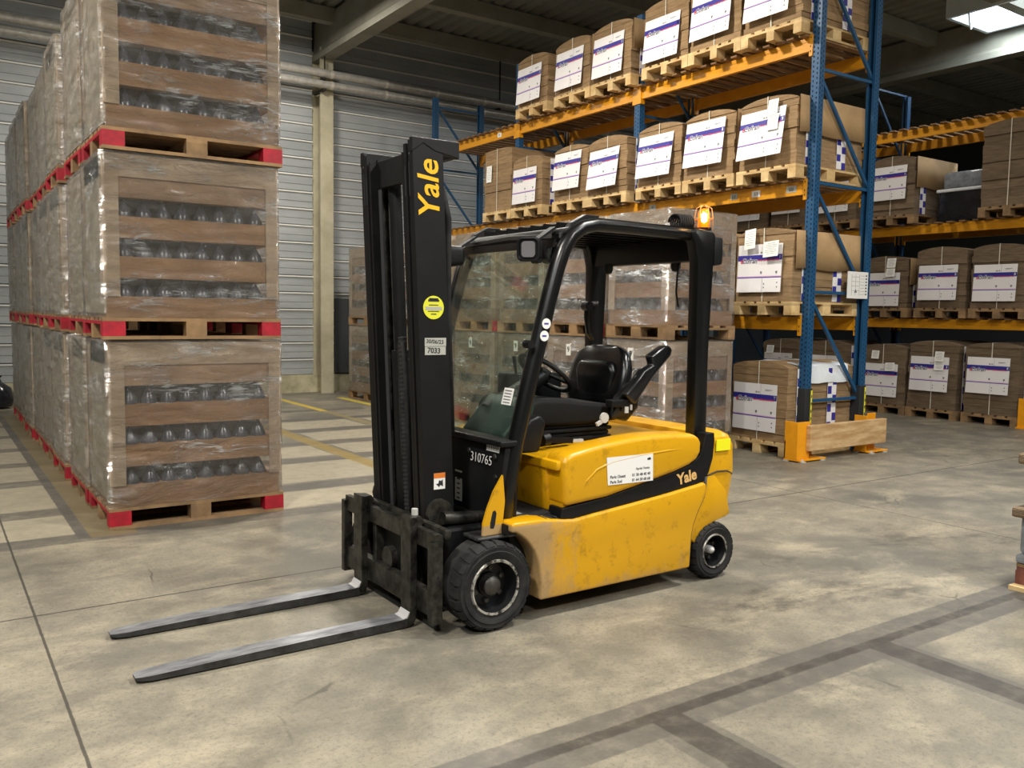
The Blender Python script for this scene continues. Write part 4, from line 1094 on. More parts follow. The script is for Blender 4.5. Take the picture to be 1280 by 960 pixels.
b = MB().use('ink'); b.tube([(3.606, 3.352, .60), (3.603, 3.352, .54), (3.59, 3.352, .485), (3.546, 3.352, .415), (3.511, 3.352, .348), (3.497, 3.352, .29), (3.489, 3.352, .12)], .0085, 6); part('panel_gap', b, T, smooth='all')
# floor step and mat
b = MB().use('truck_black'); b.box(2.27, 2.62, 3.36, mir(3.36), .44, .49); part('floor_plate', b, T, bevel=.004)
b = MB().use('mat_rubber'); b.box(2.34, 2.6, 3.44, mir(3.44), .49, .502)
for k in range(8): b.box(2.35+k*.03, 2.36+k*.03, 3.36, 3.43, .49, .497)
part('floor_mat', b, T)
b = MB().use('sticker_silver'); sheet(b, (2.40, 3.52, .5025), (1, 0, 0), (0, 1, 0), .09, .07); part('floor_sticker', b, T)
b = MB().use('truck_black'); b.lathe([(.001, .025), (.05, .025), (.055, 0)], (2.42, 3.66, .502), 'Z', 14); part('pedal', b, T, smooth=True)

# cowl / dash
b = MB().use('truck_black'); b.prism([(2.30, .42), (2.285, .66), (2.31, .86), (2.36, .88), (2.40, .86), (2.38, .42)], 3.44, mir(3.44), 'Y'); cowl = part('cowl_panel', b, T, bevel=.008, smooth=True)
b = MB().use('truck_black'); b.box(2.27, 2.37, 3.42, mir(3.42), .855, .885); part('cowl_ledge', b, T, bevel=.008)
b = MB().use('dash_teal'); b.prism([(2.40, .88), (2.52, 1.01), (2.57, 1.055), (2.59, 1.06), (2.60, 1.03), (2.57, .90), (2.55, .80), (2.40, .80)], 3.60, 4.00, 'Y'); part('dashboard', b, T, bevel=.015, bseg=3, smooth=True)
b = MB().use('truck_black'); b.prism([(2.40, .87), (2.50, .97), (2.56, .99), (2.60, .95), (2.56, .80), (2.40, .80)], 3.50, 3.60, 'Y'); part('dash_side', b, T, bevel=.015, bseg=3, smooth=True)
b = MB().use('truck_black'); b.box(2.84, 3.16, 4.10, 4.34, .96, 1.15); part('control_console', b, T, bevel=.025, bseg=3, smooth=True)
b = MB().use('truck_black'); b.tube([(2.53, 3.93, .95), (2.88, 3.93, 1.15)], [.07, .045], 12); part('steering_column', b, T, smooth=True)
sw_c = Vector((2.90, 3.93, 1.165)); ax = Vector((.62, 0, .78)).normalized(); sa = Vector((0, 1, 0)); sb_ = ax.cross(sa)
b = MB().use('truck_black'); b.tube([sw_c+(sa*math.cos(2*math.pi*k/28)+sb_*math.sin(2*math.pi*k/28))*.165 for k in range(29)], .014, 8, caps=False)
sw = part('steering_wheel', b, T, smooth='all')
b = MB().use('truck_black')
for a in (90, 210, 330): b.bar(sw_c, sw_c+(sa*math.cos(R(a))+sb_*math.sin(R(a)))*.16, .03, .012, up=ax)
b.tube([sw_c-ax*.04, sw_c+ax*.012], .045, 12); part('wheel_spokes', b, sw)
b = MB().use('truck_black'); b.tube([sw_c+sb_*.16+ax*.0, sw_c+sb_*.16+ax*.05], .018, 10); part('spinner_knob', b, sw)
for k, (px, py) in enumerate(((2.86, 4.16), (2.92, 4.2), (2.98, 4.24))):
    b = MB().use('hub_grey' if k == 1 else 'truck_black'); b.tube([(px, py, 1.15), (px-.02, py, 1.25)], [.008, .012], 8); part('control_lever', b, T, smooth=True)

# seat
S = thing_seat = None
b = MB().use('seat_fabric')
seatprof = [(2.64, .90), (2.60, .945), (2.598, .99), (2.63, 1.03), (2.70, 1.045), (2.85, 1.035), (3.0, 1.015), (3.15, 1.0), (3.30, .985), (3.30, .91), (3.0, .895)]
b.prism(seatprof, 3.675, mir(3.675), 'Y'); part('seat_cushion', b, T, bevel=.035, bseg=4, smooth=True)
# seat back lofted: rows from bottom to top
b = MB().use('seat_vinyl')
rows = [(.98, 3.28, .21, .10), (1.05, 3.295, .245, .12), (1.13, 3.315, .255, .12), (1.22, 3.335, .245, .11), (1.29, 3.35, .215, .095), (1.325, 3.36, .16, .07), (1.34, 3.365, .10, .03)]
vs = []; n = 16
for (z, x, hw, th) in rows:
    for k in range(n):
        a = 2*math.pi*k/n; cx, sy = math.cos(a), math.sin(a)
        px = math.copysign(abs(cx)**.6, cx)*th/2; py = math.copysign(abs(sy)**.5, sy)*hw
        # side bolsters come forward
        px -= (abs(py)/hw)**3*.035
        vs.append((x+px, YC+py, z-.02))
fs = [(k*n+i, k*n+(i+1) % n, (k+1)*n+(i+1) % n, (k+1)*n+i) for k in range(len(rows)-1) for i in range(n)]+[tuple(range(n-1, -1, -1)), tuple((len(rows)-1)*n+i for i in range(n))]
b.add(vs, fs); sbk = part('seat_back', b, T, smooth='all')
b = MB().use('seat_vinyl'); b.prism([(3.775, 1.0), (4.065, 1.0), (4.09, 1.17), (4.06, 1.23), (3.78, 1.23), (3.75, 1.17)], 3.235, 3.33, 'X')
part('back_pad', b, sbk, bevel=.03, bseg=3, smooth=True)
b = MB().use('seat_fabric')
for k in range(4):
    z = .805+k*.025; g = .012*(k % 2); b.box(2.66+g, 3.20-g, 3.69+g, mir(3.69)-g, z, z+.022)
part('seat_bellows', b, T, bevel=.008, smooth=True)
b = MB().use('truck_black'); b.tube([(2.66, 3.62, .84), (2.70, 3.62, .845)], .035, 12); b.bar((2.72, 3.63, .835), (2.86, 3.63, .825), .04, .03); part('weight_knob', b, T, smooth=True)
b = MB().use('hub_grey'); b.bar((2.86, 3.62, .822), (2.93, 3.62, .82), .02, .015); part('slide_lever', b, T)
b = MB().use('seat_vinyl'); ap = [(3.24, 3.62, 1.0), (3.30, 3.61, 1.10), (3.42, 3.61, 1.26), (3.475, 3.61, 1.325)]
b.prism([(3.20, 1.055), (3.27, 1.0), (3.40, 1.15), (3.535, 1.27), (3.545, 1.305), (3.52, 1.33), (3.48, 1.325), (3.38, 1.27), (3.40, 1.22), (3.33, 1.19)], 3.575, 3.64, 'Y'); part('armrest', b, T, bevel=.014, bseg=3, smooth=True)
b = MB().use('seat_vinyl'); b.prism([(3.14, .93), (3.26, .90), (3.34, .97), (3.36, 1.10), (3.28, 1.12), (3.20, 1.04)], 3.63, 3.69, 'Y'); part('recliner_housing', b, T, bevel=.012, smooth=True)
b = MB().use('truck_black'); b.box(3.12, 3.24, 3.60, 3.66, .99, 1.03); bk = part('belt_buckle', b, T, bevel=.006)
b = MB().use('hub_grey'); b.box(3.21, 3.235, 3.594, 3.60, .955, .99); b.box(3.25, 3.262, 3.594, 3.60, .97, 1.0); part('belt_tongue', b, bk)
b = MB().use('hub_grey'); b.lathe([(.001, 0), (.028, 0), (.03, .012), (.02, .016)], (3.07, 3.60, .935), 'Y', 12); b.bar((3.07, 3.61, .925), (3.02, 3.61, .90), .016, .02); part('recline_lever', b, T)

# overhead guard
GN, GF = 3.46, mir(3.46)
pil = [(2.312, .44), (2.345, .66), (2.378, .85), (2.44, 1.10), (2.508, 1.35), (2.565, 1.56), (2.612, 1.72), (2.65, 1.82), (2.70, 1.89), (2.77, 1.935), (2.86, 1.955), (3.10, 1.955), (3.40, 1.950), (3.62, 1.945)]
for y in (GN, GF):
    b = MB().use('frame_black')
    b.tube([(x, y, z) for x, z in pil], [.042]*7+[.042, .04, .038, .036, .035, .035, .035], 12)
    part('guard_pillar', b, T, smooth='all')
    b = MB().use('frame_black'); b.prism([(3.575, .80), (3.675, .80), (3.672, 1.3), (3.69, 1.80), (3.70, 1.945), (3.68, 1.975), (3.55, 1.98), (3.50, 1.96), (3.54, 1.90), (3.565, 1.80), (3.57, 1.3)], y-.04, y+.035, 'Y'); part('rear_post', b, T, bevel=.012, bseg=2, smooth=True)
b = MB().use('frame_black'); b.tube([(2.66, GN, 1.875), (2.655, YC, 1.89), (2.66, GF, 1.875)], .028, 8); part('front_header', b, T, smooth=True)
b = MB().use('truck_black'); b.prism([(2.635, 1.895), (2.665, 1.928), (2.70, 1.935), (2.69, 1.90)], GN-.01, GF+.01, 'Y'); part('front_visor', b, T, bevel=.006, smooth=True)
b = MB().use('frame_black'); b.box(3.575, 3.63, GN, GF, 1.80, 1.95); part('rear_header', b, T, bevel=.01)
for k in range(7):
    y = GN+(GF-GN)*(k+1)/8
    b = MB().use('frame_black'); b.box(2.70, 3.62, y-.009, y+.009, 1.925, 1.965); part('roof_bar', b, T)
b = MB().use('frame_black'); b.box(2.86, 3.66, GN-.02, GF+.02, 1.976, 1.984); part('roof_sheet', b, T)
for y in (GN, GF): b = MB().use('truck_black'); b.prism([(2.655, 1.90), (2.70, 1.955), (2.79, 2.002), (2.88, 2.002), (2.86, 1.96), (2.76, 1.93)], y-.005, y+.03, 'Y'); part('guard_gusset', b, T, bevel=.004)
for (x, y) in ((3.45, 4.20), (3.50, 3.66)):
    b = MB().use('truck_black'); b.lathe([(.001, -.035), (.02, -.03), (.03, -.01), (.03, .03), (.001, .03)], (x+.13, y, 1.785), 'Z', 12); part('roof_knob', b, T, smooth=True)
b = MB().use('truck_black'); b.tube([(3.60, 3.60, 1.80), (3.585, 3.60, 1.72), (3.58, 3.60, 1.63), (3.60, 3.60, 1.55)], .006, 6); part('loose_cable', b, T, smooth='all')
# grab handle on the far rear post
b = MB().use('frame_black'); b.tube([(3.60, GF-.05, 1.57), (3.54, GF-.06, 1.565), (3.50, GF-.07, 1.54), (3.50, GF-.07, 1.48), (3.52, GF-.07, 1.38), (3.57, GF-.05, 1.34)], .016, 8); b.tube([(3.50, GF-.10, 1.55), (3.50, GF-.05, 1.55)], .032, 10); part('grab_handle', b, T, smooth=True)
# rear lamp housing and tape
b = MB().use('truck_black'); b.prism([(3.70, 1.78), (3.77, 1.79), (3.775, 1.86), (3.77, 1.945), (3.70, 1.945)], 3.43, 3.50, 'Y'); part('tail_lamp', b, T, bevel=.012, smooth=True)
# work lights on the front header
def rrect(w, h, r, n=4):
    p = []
    for (cx, cz, a0) in ((w-r, h-r, 0), (-w+r, h-r, 90), (-w+r, -h+r, 180), (w-r, -h+r, 270)):
        for i in range(n+1): a = R(a0+90*i/n); p.append((cx+r*math.cos(a), cz+r*math.sin(a)))
    return p
for (y, ang) in ((3.53, 38), (4.28, -20)):
    c = Vector((2.50, y, 1.815)); nrm = Vector((-math.cos(R(ang)), -math.sin(R(ang)), -.05)).normalized(); sx_ = nrm.cross(Vector((0, 0, 1))).normalized(); up_ = sx_.cross(nrm)
    def loft(secs, m):
        b = MB().use(m); vs = []
        for (d, w, h, r) in secs: vs += [c+nrm*d+sx_*a+up_*e for a, e in rrect(w, h, r)]
        n = len(vs)//len(secs)
        b.add(vs, [(k*n+i, k*n+(i+1) % n, (k+1)*n+(i+1) % n, (k+1)*n+i) for k in range(len(secs)-1) for i in range(n)]+[tuple(range(n)), tuple((len(secs)-1)*n+i for i in range(n))]); return b
    wl = part('work_light', loft([(-.06, .03, .03, .02), (-.045, .05, .052, .025), (.02, .058, .060, .028), (.035, .058, .060, .028), (.037, .050, .052, .022), (.026, .044, .046, .02)], 'truck_black'), T, smooth=True)
    part('lens', loft([(.024, .036, .040, .018), (.033, .035, .039, .018)], 'lamp_lens'), wl)
    b = MB().use('truck_black'); b.bar((2.53, y, 1.86), (2.64, y, 1.93), .05, .012); part('light_bracket', b, wl)
for (x, y, z, r_) in ((2.63, 3.52, 1.80, .05), (2.55, 3.52, 1.765, .018), (2.425, 3.40, 1.35, .02)):
    b = MB().use('truck_black'); b.tube([(x, y, z), (x, y+.05, z)], r_, 12); part('pillar_fitting', b, T, smooth=True)
# windscreen
b = MB().use('windscreen'); b.prism([(2.355, .885), (2.361, .885), (2.615, 1.855), (2.609, 1.855)], GN+.03, GF-.03, 'Y'); ws = part('windscreen', b, T)
b = MB().use('frame_black'); b.prism([(2.60, 1.83), (2.615, 1.83), (2.625, 1.87), (2.61, 1.87)], GN+.02, GF-.02, 'Y'); part('wiper_rail', b, ws)
b = MB().use('sticker_white'); sc_ = Vector((2.40, 3.56, 1.085)); ya = Vector((.254, 0, .97)); xa = Vector((0, -1, 0))
sheet(b, sc_, xa, ya, .085, .085)
b.use('ink_soft')
for k in range(5): sheet(b, sc_+Vector((-.003, 0, 0))+ya*(.03-.015*k), xa, ya, .06, .005, .0005)
part('inspection_sticker', b, ws)
# pillar base plate, gusset
for s in (0, 1):
    y0, y1 = (3.38, 3.52) if not s else (mir(3.52), mir(3.38))
    b = MB().use('steel_worn'); b.box(2.12, 2.37, y0, y1, .425, .442); part('fender_plate', b, T, bevel=.006)
    g = [(2.165, .443), (2.168, .50), (2.19, .57), (2.225, .65), (2.275, .725), (2.288, .60), (2.272, .443)]
    gy = (3.405, 3.42) if not s else (mir(3.42), mir(3.405))
    b = MB().use('truck_yellow'); b.prism(g, gy[0], gy[1], 'Y'); gs = part('pillar_gusset', b, T)
    sl = [(2.205, .475), (2.225, .472), (2.232, .49), (2.24, .545), (2.232, .56), (2.218, .555), (2.205, .50)]
    b = MB().use('hole_black'); b.prism(sl, gy[0]-.0008, gy[1]+.0008, 'Y'); part('gusset_slot', b, gs)

# wheels
def wheel(name, cx, y_out, r, width, near, rim_r, hubm, big):
    s = 1 if near else -1       # +Y inwards for the near side
    t_ = thing  # noqa
    def Yv(a): return a*s
    b = MB().use('rubber')
    prof = [(rim_r, .02), (rim_r*1.08, .008), (r*.80, .0), (r*.82, .006), (r*.90, .004), (r*.92, .010), (r*.945, .018), (r*.968, .045), (r*.968, width-.045), (r*.965, width-.016), (r*.8, width), (rim_r, width-.02)]
    b.lathe([(q, Yv(a)) for q, a in prof], (cx, y_out, r), 'Y', 40, closed=True)
    w = part(name, b, T, smooth=True)
    # shoulder lugs
    b = MB().use('rubber'); nl = 22
    for k in range(nl):
        a = 2*math.pi*k/nl; da = .108
        vs = []
        for (rr_, yy) in ((r*.935, .006), (r*1.0, .030)):
            for d in (-da, da): vs.append((cx+rr_*math.cos(a+d), y_out+Yv(yy), r+rr_*math.sin(a+d)))
        for (rr_, yy) in ((r*1.0, .085),):
            for d in (-da*.6, da*.6): vs.append((cx+rr_*math.cos(a+d), y_out+Yv(yy), r+rr_*math.sin(a+d)))
        for v in list(vs): vs.append((cx+(v[0]-cx)*.94, v[1]+Yv(.012), r+(v[2]-r)*.94))
        b.add(vs, [(0, 1, 3, 2), (2, 3, 5, 4), (0, 2, 8, 6), (2, 4, 10, 8), (1, 7, 9, 3), (3, 9, 11, 5), (0, 6, 7, 1), (4, 5, 11, 10)])
    o = part('tread_lugs', b, w); 
    b = MB().use('rim_worn'); b.lathe([(rim_r*1.06, Yv(.012)), (rim_r*1.02, Yv(.002)), (rim_r*.95, Yv(.004)), (rim_r*.93, Yv(.02))], (cx, y_out, r), 'Y', 36, closed=True); part('rim_flange', b, w, smooth=True)
    b = MB().use('rim_black'); b.lathe([(rim_r*.94, Yv(.01)), (rim_r*.88, Yv(.05)), (rim_r*.80, Yv(.085)), (rim_r*.45, Yv(.085)), (rim_r*.42, Yv(.07)), (.001, Yv(.07))], (cx, y_out, r), 'Y', 32); part('wheel_disc', b, w, smooth=True)
    b = MB().use(hubm); hr = rim_r*(.36 if big else .24)
    b.lathe([(hr, Yv(.08)), (hr, Yv(.035)), (hr*.8, Yv(.025)), (.001, Yv(.02 if big else .012))], (cx, y_out, r), 'Y', 20); part('hub', b, w, smooth=True)
    for k in range(6 if big else 4):
        a = 2*math.pi*k/(6 if big else 4)+.4; q = rim_r*.62; x_, z_ = cx+q*math.cos(a), r+q*math.sin(a)
        b = MB().use('hub_steel'); b.lathe([(.013, Yv(.088)), (.013, Yv(.068)), (.001, Yv(.066))], (x_, y_out, z_), 'Y', 6); part('wheel_nut', b, w)
    return w
for near in (True, False):
    wheel('drive_wheel', 2.185, 3.312 if near else mir(3.312), .214, .19, near, .128, 'hub_steel', True)
    wheel('steer_wheel', 3.70, 3.345 if near else mir(3.345), .163, .13, near, .095, 'hub_grey', False)

# mast: leans slightly forward
MY0, MY1 = 3.655, 4.225
def mx(z): return 2.012-.046*z
def mprism(poly, z0, z1, b):
    """poly in (dx,y) measured from the leaning mast front line"""
    n = len(poly); vs = [(mx(z)+p[0], p[1], z) for z in (z0, z1) for p in poly]
    b.add(vs, [tuple(range(n)), tuple(range(2*n-1, n-1, -1))]+[(i, i+n, (i+1) % n+n, (i+1) % n) for i in range(n)])
for s in (0, 1):
    def yy(v): return MY0+v if not s else MY1-v
    # outer channel: web outside, flanges inwards
    b = MB().use('mast_black'); D = .165
    mprism([(0, yy(0)), (D, yy(0)), (D, yy(.06)), (D-.018, yy(.06)), (D-.018, yy(.018)), (.018, yy(.018)), (.018, yy(.045)), (0, yy(.045))], .10, 2.30, b)
    oc = part('outer_channel', b, T, bevel=.003)
    b = MB().use('steel_dark'); mprism([(.02, yy(.022)), (.135, yy(.022)), (.135, yy(.065)), (.118, yy(.065)), (.118, yy(.04)), (.038, yy(.04)), (.038, yy(.065)), (.02, yy(.065))], .09, 2.26, b)
    b2 = MB().use('mast_black'); mprism([(-.004, yy(.054)), (.05, yy(.054)), (.05, yy(.082)), (-.004, yy(.082))], .2, 2.285, b2); part('inner_rail', b2, T)
    b3 = MB().use('mast_black'); mprism([(.0, yy(.092)), (.05, yy(.092)), (.05, yy(.112)), (.0, yy(.112))], .2, 2.25, b3); part('inner_rail', b3, T)
    part('inner_channel', b, T)
    # roller window near the top of the channel front
    b = MB().use('hole_black'); mprism([(-.0015, yy(.028)), (.004, yy(.028)), (.004, yy(.041)), (-.0015, yy(.041))], 2.04, 2.20, b); mprism([(-.0055, yy(.062)), (0, yy(.062)), (0, yy(.076)), (-.0055, yy(.076))], 2.04, 2.18, b); part('roller_slot', b, oc)
    b = MB().use('hub_steel'); b.tube([(mx(2.2)+.01, yy(.024), 2.235), (mx(2.2)+.01, yy(.036), 2.235)], .014, 8); part('roller', b, oc)
    # top plate and rear bracket
    b = MB().use('mast_black'); x0 = mx(2.3)
    b.prism([(x0, 2.275), (x0+.0, 2.31), (x0+.26, 2.315), (x0+.265, 2.235), (x0+.14, 2.25), (x0+.09, 2.29)] if False else [(x0, 2.24), (x0, 2.312), (x0+.255, 2.312), (x0+.255, 2.232), (x0+.12, 2.255), (x0+.06, 2.285)], *sorted((yy(-.003), yy(.03))), 'Y'); part('top_bracket', b, T, bevel=.004)
    # tilt trunnion
    b = MB().use('steel_dark'); b.tube([(2.06, yy(-.03), .52), (2.06, yy(.05), .52)], .07, 14); b.tube([(2.06, yy(-.05), .50), (2.30, yy(-.05), .48)], .032, 10); part('tilt_cylinder', b, T, smooth=True)
b = MB().use('mast_black'); b.box(mx(2.3)+.215, mx(2.3)+.255, MY0+.02, MY1-.02, 2.235, 2.312); part('top_crossbar', b, T, bevel=.004)
b = MB().use('mast_black'); b.box(mx(2.2)+.04, mx(2.2)+.07, MY0+.06, MY1-.06, 2.12, 2.26); part('crosshead', b, T, bevel=.004)
b = MB().use('mast_black'); b.box(mx(1.0)+.15, mx(1.0)+.17, MY0+.05, MY1-.05, .98, 1.06); part('mast_crossmember', b, T)
b = MB().use('mast_black'); b.box(mx(.2)+.10, mx(.2)+.17, MY0+.05, MY1-.05, .12, .28); part('mast_crossmember', b, T)
b = MB().use('mast_black'); b.tube([(mx(.2)+.09, 4.02, .2), (mx(1.3)+.09, 4.02, 1.3)], .05, 14); b.tube([(mx(1.3)+.09, 4.02, 1.3), (mx(2.2)+.09, 4.02, 2.18)], .032, 12); part('lift_cylinder', b, T, smooth=True)
b = MB().use('rope_wire')
for dy in (0, .012, .024): b.tube([(mx(.35)+.045, 4.09+dy, .35), (mx(2.15)+.045, 4.09+dy, 2.15)], .0055, 5)
part('lift_chain', b, T)
# ribbed hose pair rising inside the mast
b = MB().use('rubber'); pts = []; rs = []
for k in range(150):
    z = .30+k*.0072; pts.append((mx(z)+.02, 3.865, z)); rs.append(.021 if k % 3 else .0165)
b.tube(pts, rs, 10); part('ribbed_hose', b, T, smooth='all')
b = MB().use('rubber'); b.tube([(mx(.3)+.02, 3.83, .3), (mx(1.2)+.01, 3.825, 1.2), (mx(1.33)+.01, 3.84, 1.33), (mx(1.36)+.02, 3.87, 1.365), (mx(1.33)+.02, 3.90, 1.33), (mx(1.0)+.02, 3.905, 1.0), (mx(.3)+.02, 3.905, .3)], .011, 8); part('hydraulic_hose', b, T, smooth='all')
b = MB().use('rubber'); b.tube([(mx(2.1)+.17, 3.70, 2.1), (mx(1.9)+.20, 3.70, 1.95), (mx(1.5)+.19, 3.71, 1.5), (mx(.9)+.19, 3.71, .9)], .022, 8); part('hydraulic_hose', b, T, smooth='all')

# carriage and forks
b = MB().use('steel_dark'); b.prism([(1.905, .40), (1.94, .40), (1.955, .43), (1.955, .47), (1.935, .485), (1.905, .485)], 3.41, 4.42, 'Y'); part('carriage_upper_bar', b, T, bevel=.004)
b = MB().use('steel_dark'); b.box(1.905, 1.95, 3.41, 4.42, .085, .20); part('carriage_lower_bar', b, T, bevel=.004)
b = MB().use('steel_dark'); b.box(1.955, 1.995, 3.40, 4.30, .445, .50); part('carriage_rear_bar', b, T, bevel=.015, smooth=True)
for (y0, y1, z0, z1, x0, x1) in ((3.40, 3.445, .06, .445, 1.89, 1.945), (4.40, 4.44, .06, .46, 1.89, 1.94), (3.72, 3.755, .10, .46, 1.92, 1.97), (4.06, 4.10, .10, .46, 1.92, 1.97)):
    b = MB().use('steel_dark'); b.box(x0, x1, y0, y1, z0, z1)
    if y0 < 3.41:
        b.use('hole_black')
        for z in (.275, .30): b.lathe([(.001, 0), (.007, 0)], (1.92, 3.3995, z-.02), 'Y', 8)
    part('carriage_side_plate' if y0 < 3.5 or y0 > 4.3 else 'carriage_plate', b, T, bevel=.004 if y0 > 3.41 else 0)
b = MB().use('mast_black'); b.box(1.965, 2.01, 3.74, 4.12, .1, .44); part('carriage_back', b, T)
b = MB().use('steel_dark'); b.tube([(1.93, 3.95, .24), (1.97, 3.95, .24)], .06, 12); part('carriage_roller', b, T, smooth=True)
for (y0, lab) in ((3.575, 'near'), (4.125, 'far')):
    y1 = y0+.10; ym = (y0+y1)/2
    b = MB().use('fork_steel')
    # blade: tapering plan at the tip, wedge in section
    st = [(.655, .016, .026, .026), (.675, .012, .028, .038), (.72, .009, .030, .047), (.95, .007, .037, .05), (1.4, .006, .044, .05), (1.80, .006, .046, .05), (1.855, .006, .047, .05)]
    vs = []
    for (x, z0, z1, hw) in st: vs += [(x, ym-hw, z0), (x, ym+hw, z0), (x, ym+hw, z1), (x, ym-hw, z1)]
    fs = [(k*4+i, k*4+(i+1) % 4, (k+1)*4+(i+1) % 4, (k+1)*4+i) for k in range(len(st)-1) for i in range(4)]+[(3, 2, 1, 0), tuple((len(st)-1)*4+i for i in range(4))]
    tops = [f for i, f in enumerate(fs) if i % 4 == 2 and i < len(fs)-2]; b.add(vs, tops); b.use('fork_side_shaded'); b.add(vs, [f for f in fs if f not in tops])
    fk = part('fork', b, T)
    b = MB().use('steel_dark')
    heel = [(1.855, .006), (1.855, .047), (1.866, .060), (1.870, .075), (1.868, .30), (1.868, .535), (1.905, .53), (1.905, .06), (1.898, .028), (1.88, .010)]
    b.prism(heel, y0, y1, 'Y'); part('fork_shank', b, fk, bevel=.003)
    b = MB().use('heel_highlight'); b.prism([(1.835, .0475), (1.858, .0485), (1.8695, .075), (1.8672, .078), (1.853, .053)], y0+.004, y1-.004, 'Y'); part('fork_heel_highlight', b, fk)  # bright strip laid in the heel bend as a painted highlight
    b = MB().use('steel_dark'); b.prism([(1.90, .48), (1.93, .48), (1.945, .505), (1.93, .53), (1.90, .53)], y0+.01, y1-.01, 'Y'); part('fork_hook', b, fk)
b = MB().use('hub_grey'); b.lathe([(.016, 0), (.016, .03), (.001, .03)], (1.92, 3.63, .53), 'Z', 10); part('fork_pin', b, T)

# beacon with wire cage, coiled cable
bx0, by0 = 3.68, 3.50
b = MB().use('beacon_orange'); b.lathe([(.034, 0), (.034, .03), (.032, .085), (.022, .105), (.001, .11)], (bx0, by0, 1.995), 'Z', 18); bc = part('beacon', b, T, smooth=True)
b = MB().use('beacon_core'); b.lathe([(.001, 0), (.016, .01), (.016, .05), (.001, .06)], (bx0-.022, by0-.024, 2.02), 'Z', 10); part('beacon_bulb', b, bc, smooth=True)
b = MB().use('truck_black'); b.lathe([(.045, 0), (.045, .012), (.001, .012)], (bx0, by0, 1.984), 'Z', 16); part('beacon_base', b, bc)
b = MB().use('wire_cream')
for k in range(6):
    a = math.pi*2*k/6+.3; c, s_ = math.cos(a), math.sin(a)
    b.tube([(bx0+.052*c, by0+.052*s_, 1.985), (bx0+.05*c, by0+.05*s_, 2.06), (bx0+.042*c, by0+.042*s_, 2.105), (bx0+.012*c, by0+.012*s_, 2.122)], .0025, 5)
b.tube([(bx0+.052*math.cos(R(15*k)), by0+.052*math.sin(R(15*k)), 2.045) for k in range(25)], .0025, 5, caps=False)
part('beacon_cage', b, bc, smooth='all')
b = MB().use('rubber'); pts = []
for k in range(90):
    a = k*.5; pts.append((bx0-.20+.0013*k, by0+.03+.045*math.cos(a), 2.02+.04*math.sin(a)))
b.tube(pts, .006, 6); part('coiled_cable', b, T, smooth='all')
bl = bpy.data.lights.new('beacon_light', 'POINT'); bl.energy = .5; bl.color = (1, .45, .08); bl.shadow_soft_size = .03
o = bpy.data.objects.new('beacon_light', bl); o.location = (bx0-.06, by0-.09, 2.08); COL.objects.link(o)

# lettering and stickers
fy = MY0-.001
def mpt(dx, z): return (mx(z)+dx, fy, z)
up_m = (-.046, 0, 1)
put_text('maker_lettering', T, 'Yale', .158, 'logo_gold', mpt(.085, 2.075), up_m, (-1, 0, -.046), bold=.014, shear=0.18)
b = MB().use('sticker_lime'); c0 = mpt(.085, 1.52); b.lathe([(.001, -.0015), (.056, -.0015), (.056, 0)], (c0[0], fy, 1.52), 'Y', 28)
b.use('ink')
for k, (z, w) in enumerate(((1.555, .05), (1.548, .06), (1.53, .05), (1.50, .06), (1.487, .03))): b.box(c0[0]-w/2, c0[0]+w/2, fy-.0022, fy-.0014, z, z+(.010 if k < 2 else .004))
b.use('sticker_silver'); b.box(c0[0]-.045, c0[0]+.045, fy-.0021, fy-.0014, 1.508, 1.524)
part('round_sticker', b, T)
b = MB().use('sticker_silver'); c0 = mpt(.085, 1.335); b.box(c0[0]-.055, c0[0]+.062, fy-.0012, fy, 1.335, 1.375); b.box(c0[0]-.054, c0[0]+.06, fy-.0012, fy, 1.293, 1.333)
append_text(b, '30/06/23', .027, 'ink', (c0[0], fy-.0016, 1.356), (1, 0, -.06), (0, 0, 1), bold=.01)
append_text(b, '7033', .036, 'ink', (c0[0]-.005, fy-.0016, 1.313), (1, 0, -.06), (0, 0, 1), bold=.02)
part('handwritten_label', b, T)
b = MB().use('sticker_white'); c0 = mpt(.088, .675); b.box(c0[0]-.033, c0[0]+.03, fy-.0012, fy, .635, .715); b.use('sticker_orange'); b.box(c0[0]-.033, c0[0]+.03, fy-.0018, fy-.0011, .69, .715)
b.use('ink'); b.prism([(c0[0]-.022, .662), (c0[0]-.004, .645), (c0[0]+.002, .655), (c0[0]+.018, .648), (c0[0]+.016, .682), (c0[0]+.006, .675), (c0[0]-.004, .68), (c0[0]-.008, .664)], fy-.0018, fy-.0011, 'Y')
part('warning_sticker', b, T)
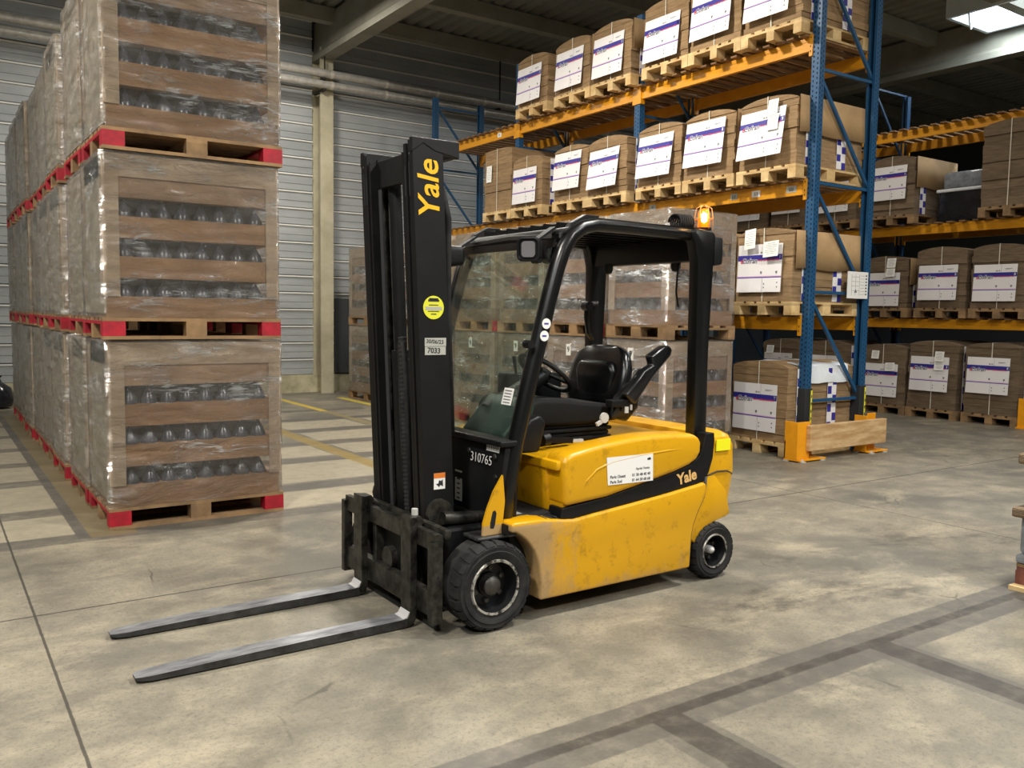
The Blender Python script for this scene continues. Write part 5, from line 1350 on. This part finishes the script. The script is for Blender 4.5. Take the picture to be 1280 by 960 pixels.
# cowl number and plates
put_text('stencil_number', T, '310765', .068, 'sticker_white', (2.2845, 3.62, .772), (0, -1, 0), (.06, 0, 1), bold=-.012)
b = MB().use('sticker_white'); sheet(b, (2.302, 3.535, .845), (0, -1, 0), (.12, 0, 1), .115, .052)
append_text(b, 'ID 4 102 15', .024, 'ink', (2.2995, 3.535, .845), (0, -1, 0), (.12, 0, 1), bold=.02) if False else None
b.use('ink')
for k in range(9): sheet(b, (2.3003, 3.583-.012*k, .845), (0, -1, 0), (.12, 0, 1), .006, .028 if k % 2 else .02, .0005)
part('code_plate', b, T)
b = MB().use('sticker_silver'); sheet(b, (2.2875, 3.84, .60), (0, -1, 0), (0, 0, 1), .07, .16)
b.use('ink')
for k in range(6): sheet(b, (2.286, 3.84, .66-.025*k), (0, -1, 0), (0, 0, 1), .03, .008, .0005)
part('data_plate', b, T)
for (y, z) in ((3.49, .70), (3.74, .80), (3.50, .80)):
    b = MB().use('steel_worn'); b.lathe([(.001, -.006), (.012, -.005), (.014, 0)], (2.288, y, z), 'X', 10); part('cowl_bolt', b, T)
# round stickers on the pillar
for (x, z) in ((2.508, 1.45), (2.497, 1.39)):
    b = MB().use('sticker_white'); b.lathe([(.001, -.0012), (.026, -.0012), (.026, 0)], (x+.018, GN-.0415, z), 'Y', 20)
    b.use('print_blue'); b.box(x+.004, x+.03, GN-.0437, GN-.043, z-.004, z+.004); part('pillar_sticker', b, T)
# white phone-number sticker on the flank
b = MB().use('sticker_white'); fyb = 3.3335
b.prism([(2.872, .628), (3.185, .624), (3.180, .770), (2.860, .772)], fyb-.0015, fyb, 'Y')
b.use('ink'); b.prism([(3.14, .738), (3.165, .738), (3.165, .748), (3.155, .752), (3.14, .746)], fyb-.0022, fyb-.0014, 'Y')
append_text(b, 'Paris Ouest', .022, 'ink', (2.885, fyb-.0018, .668), (1, 0, -.01), (0, 0, 1), bold=.012, align='LEFT')
append_text(b, 'Paris Sud', .022, 'ink', (2.885, fyb-.0018, .642), (1, 0, -.01), (0, 0, 1), bold=.012, align='LEFT')
append_text(b, '01 30 48 40 40', .021, 'ink', (3.035, fyb-.0018, .666), (1, 0, -.01), (0, 0, 1), bold=.012, align='LEFT')
append_text(b, '01 64 58 68 68', .021, 'ink', (3.035, fyb-.0018, .640), (1, 0, -.01), (0, 0, 1), bold=.012, align='LEFT')
append_text(b, 'Apr\u00e8s Vente', .019, 'ink', (3.06, fyb-.0018, .698), (1, 0, -.01), (0, 0, 1), bold=.0, align='LEFT')
part('contact_sticker', b, T)
put_text('flank_lettering', T, 'Yale', .085, 'logo_beige', (3.458, 3.3505, .612), (1, 0, .16), (0, 0, 1), bold=.03)
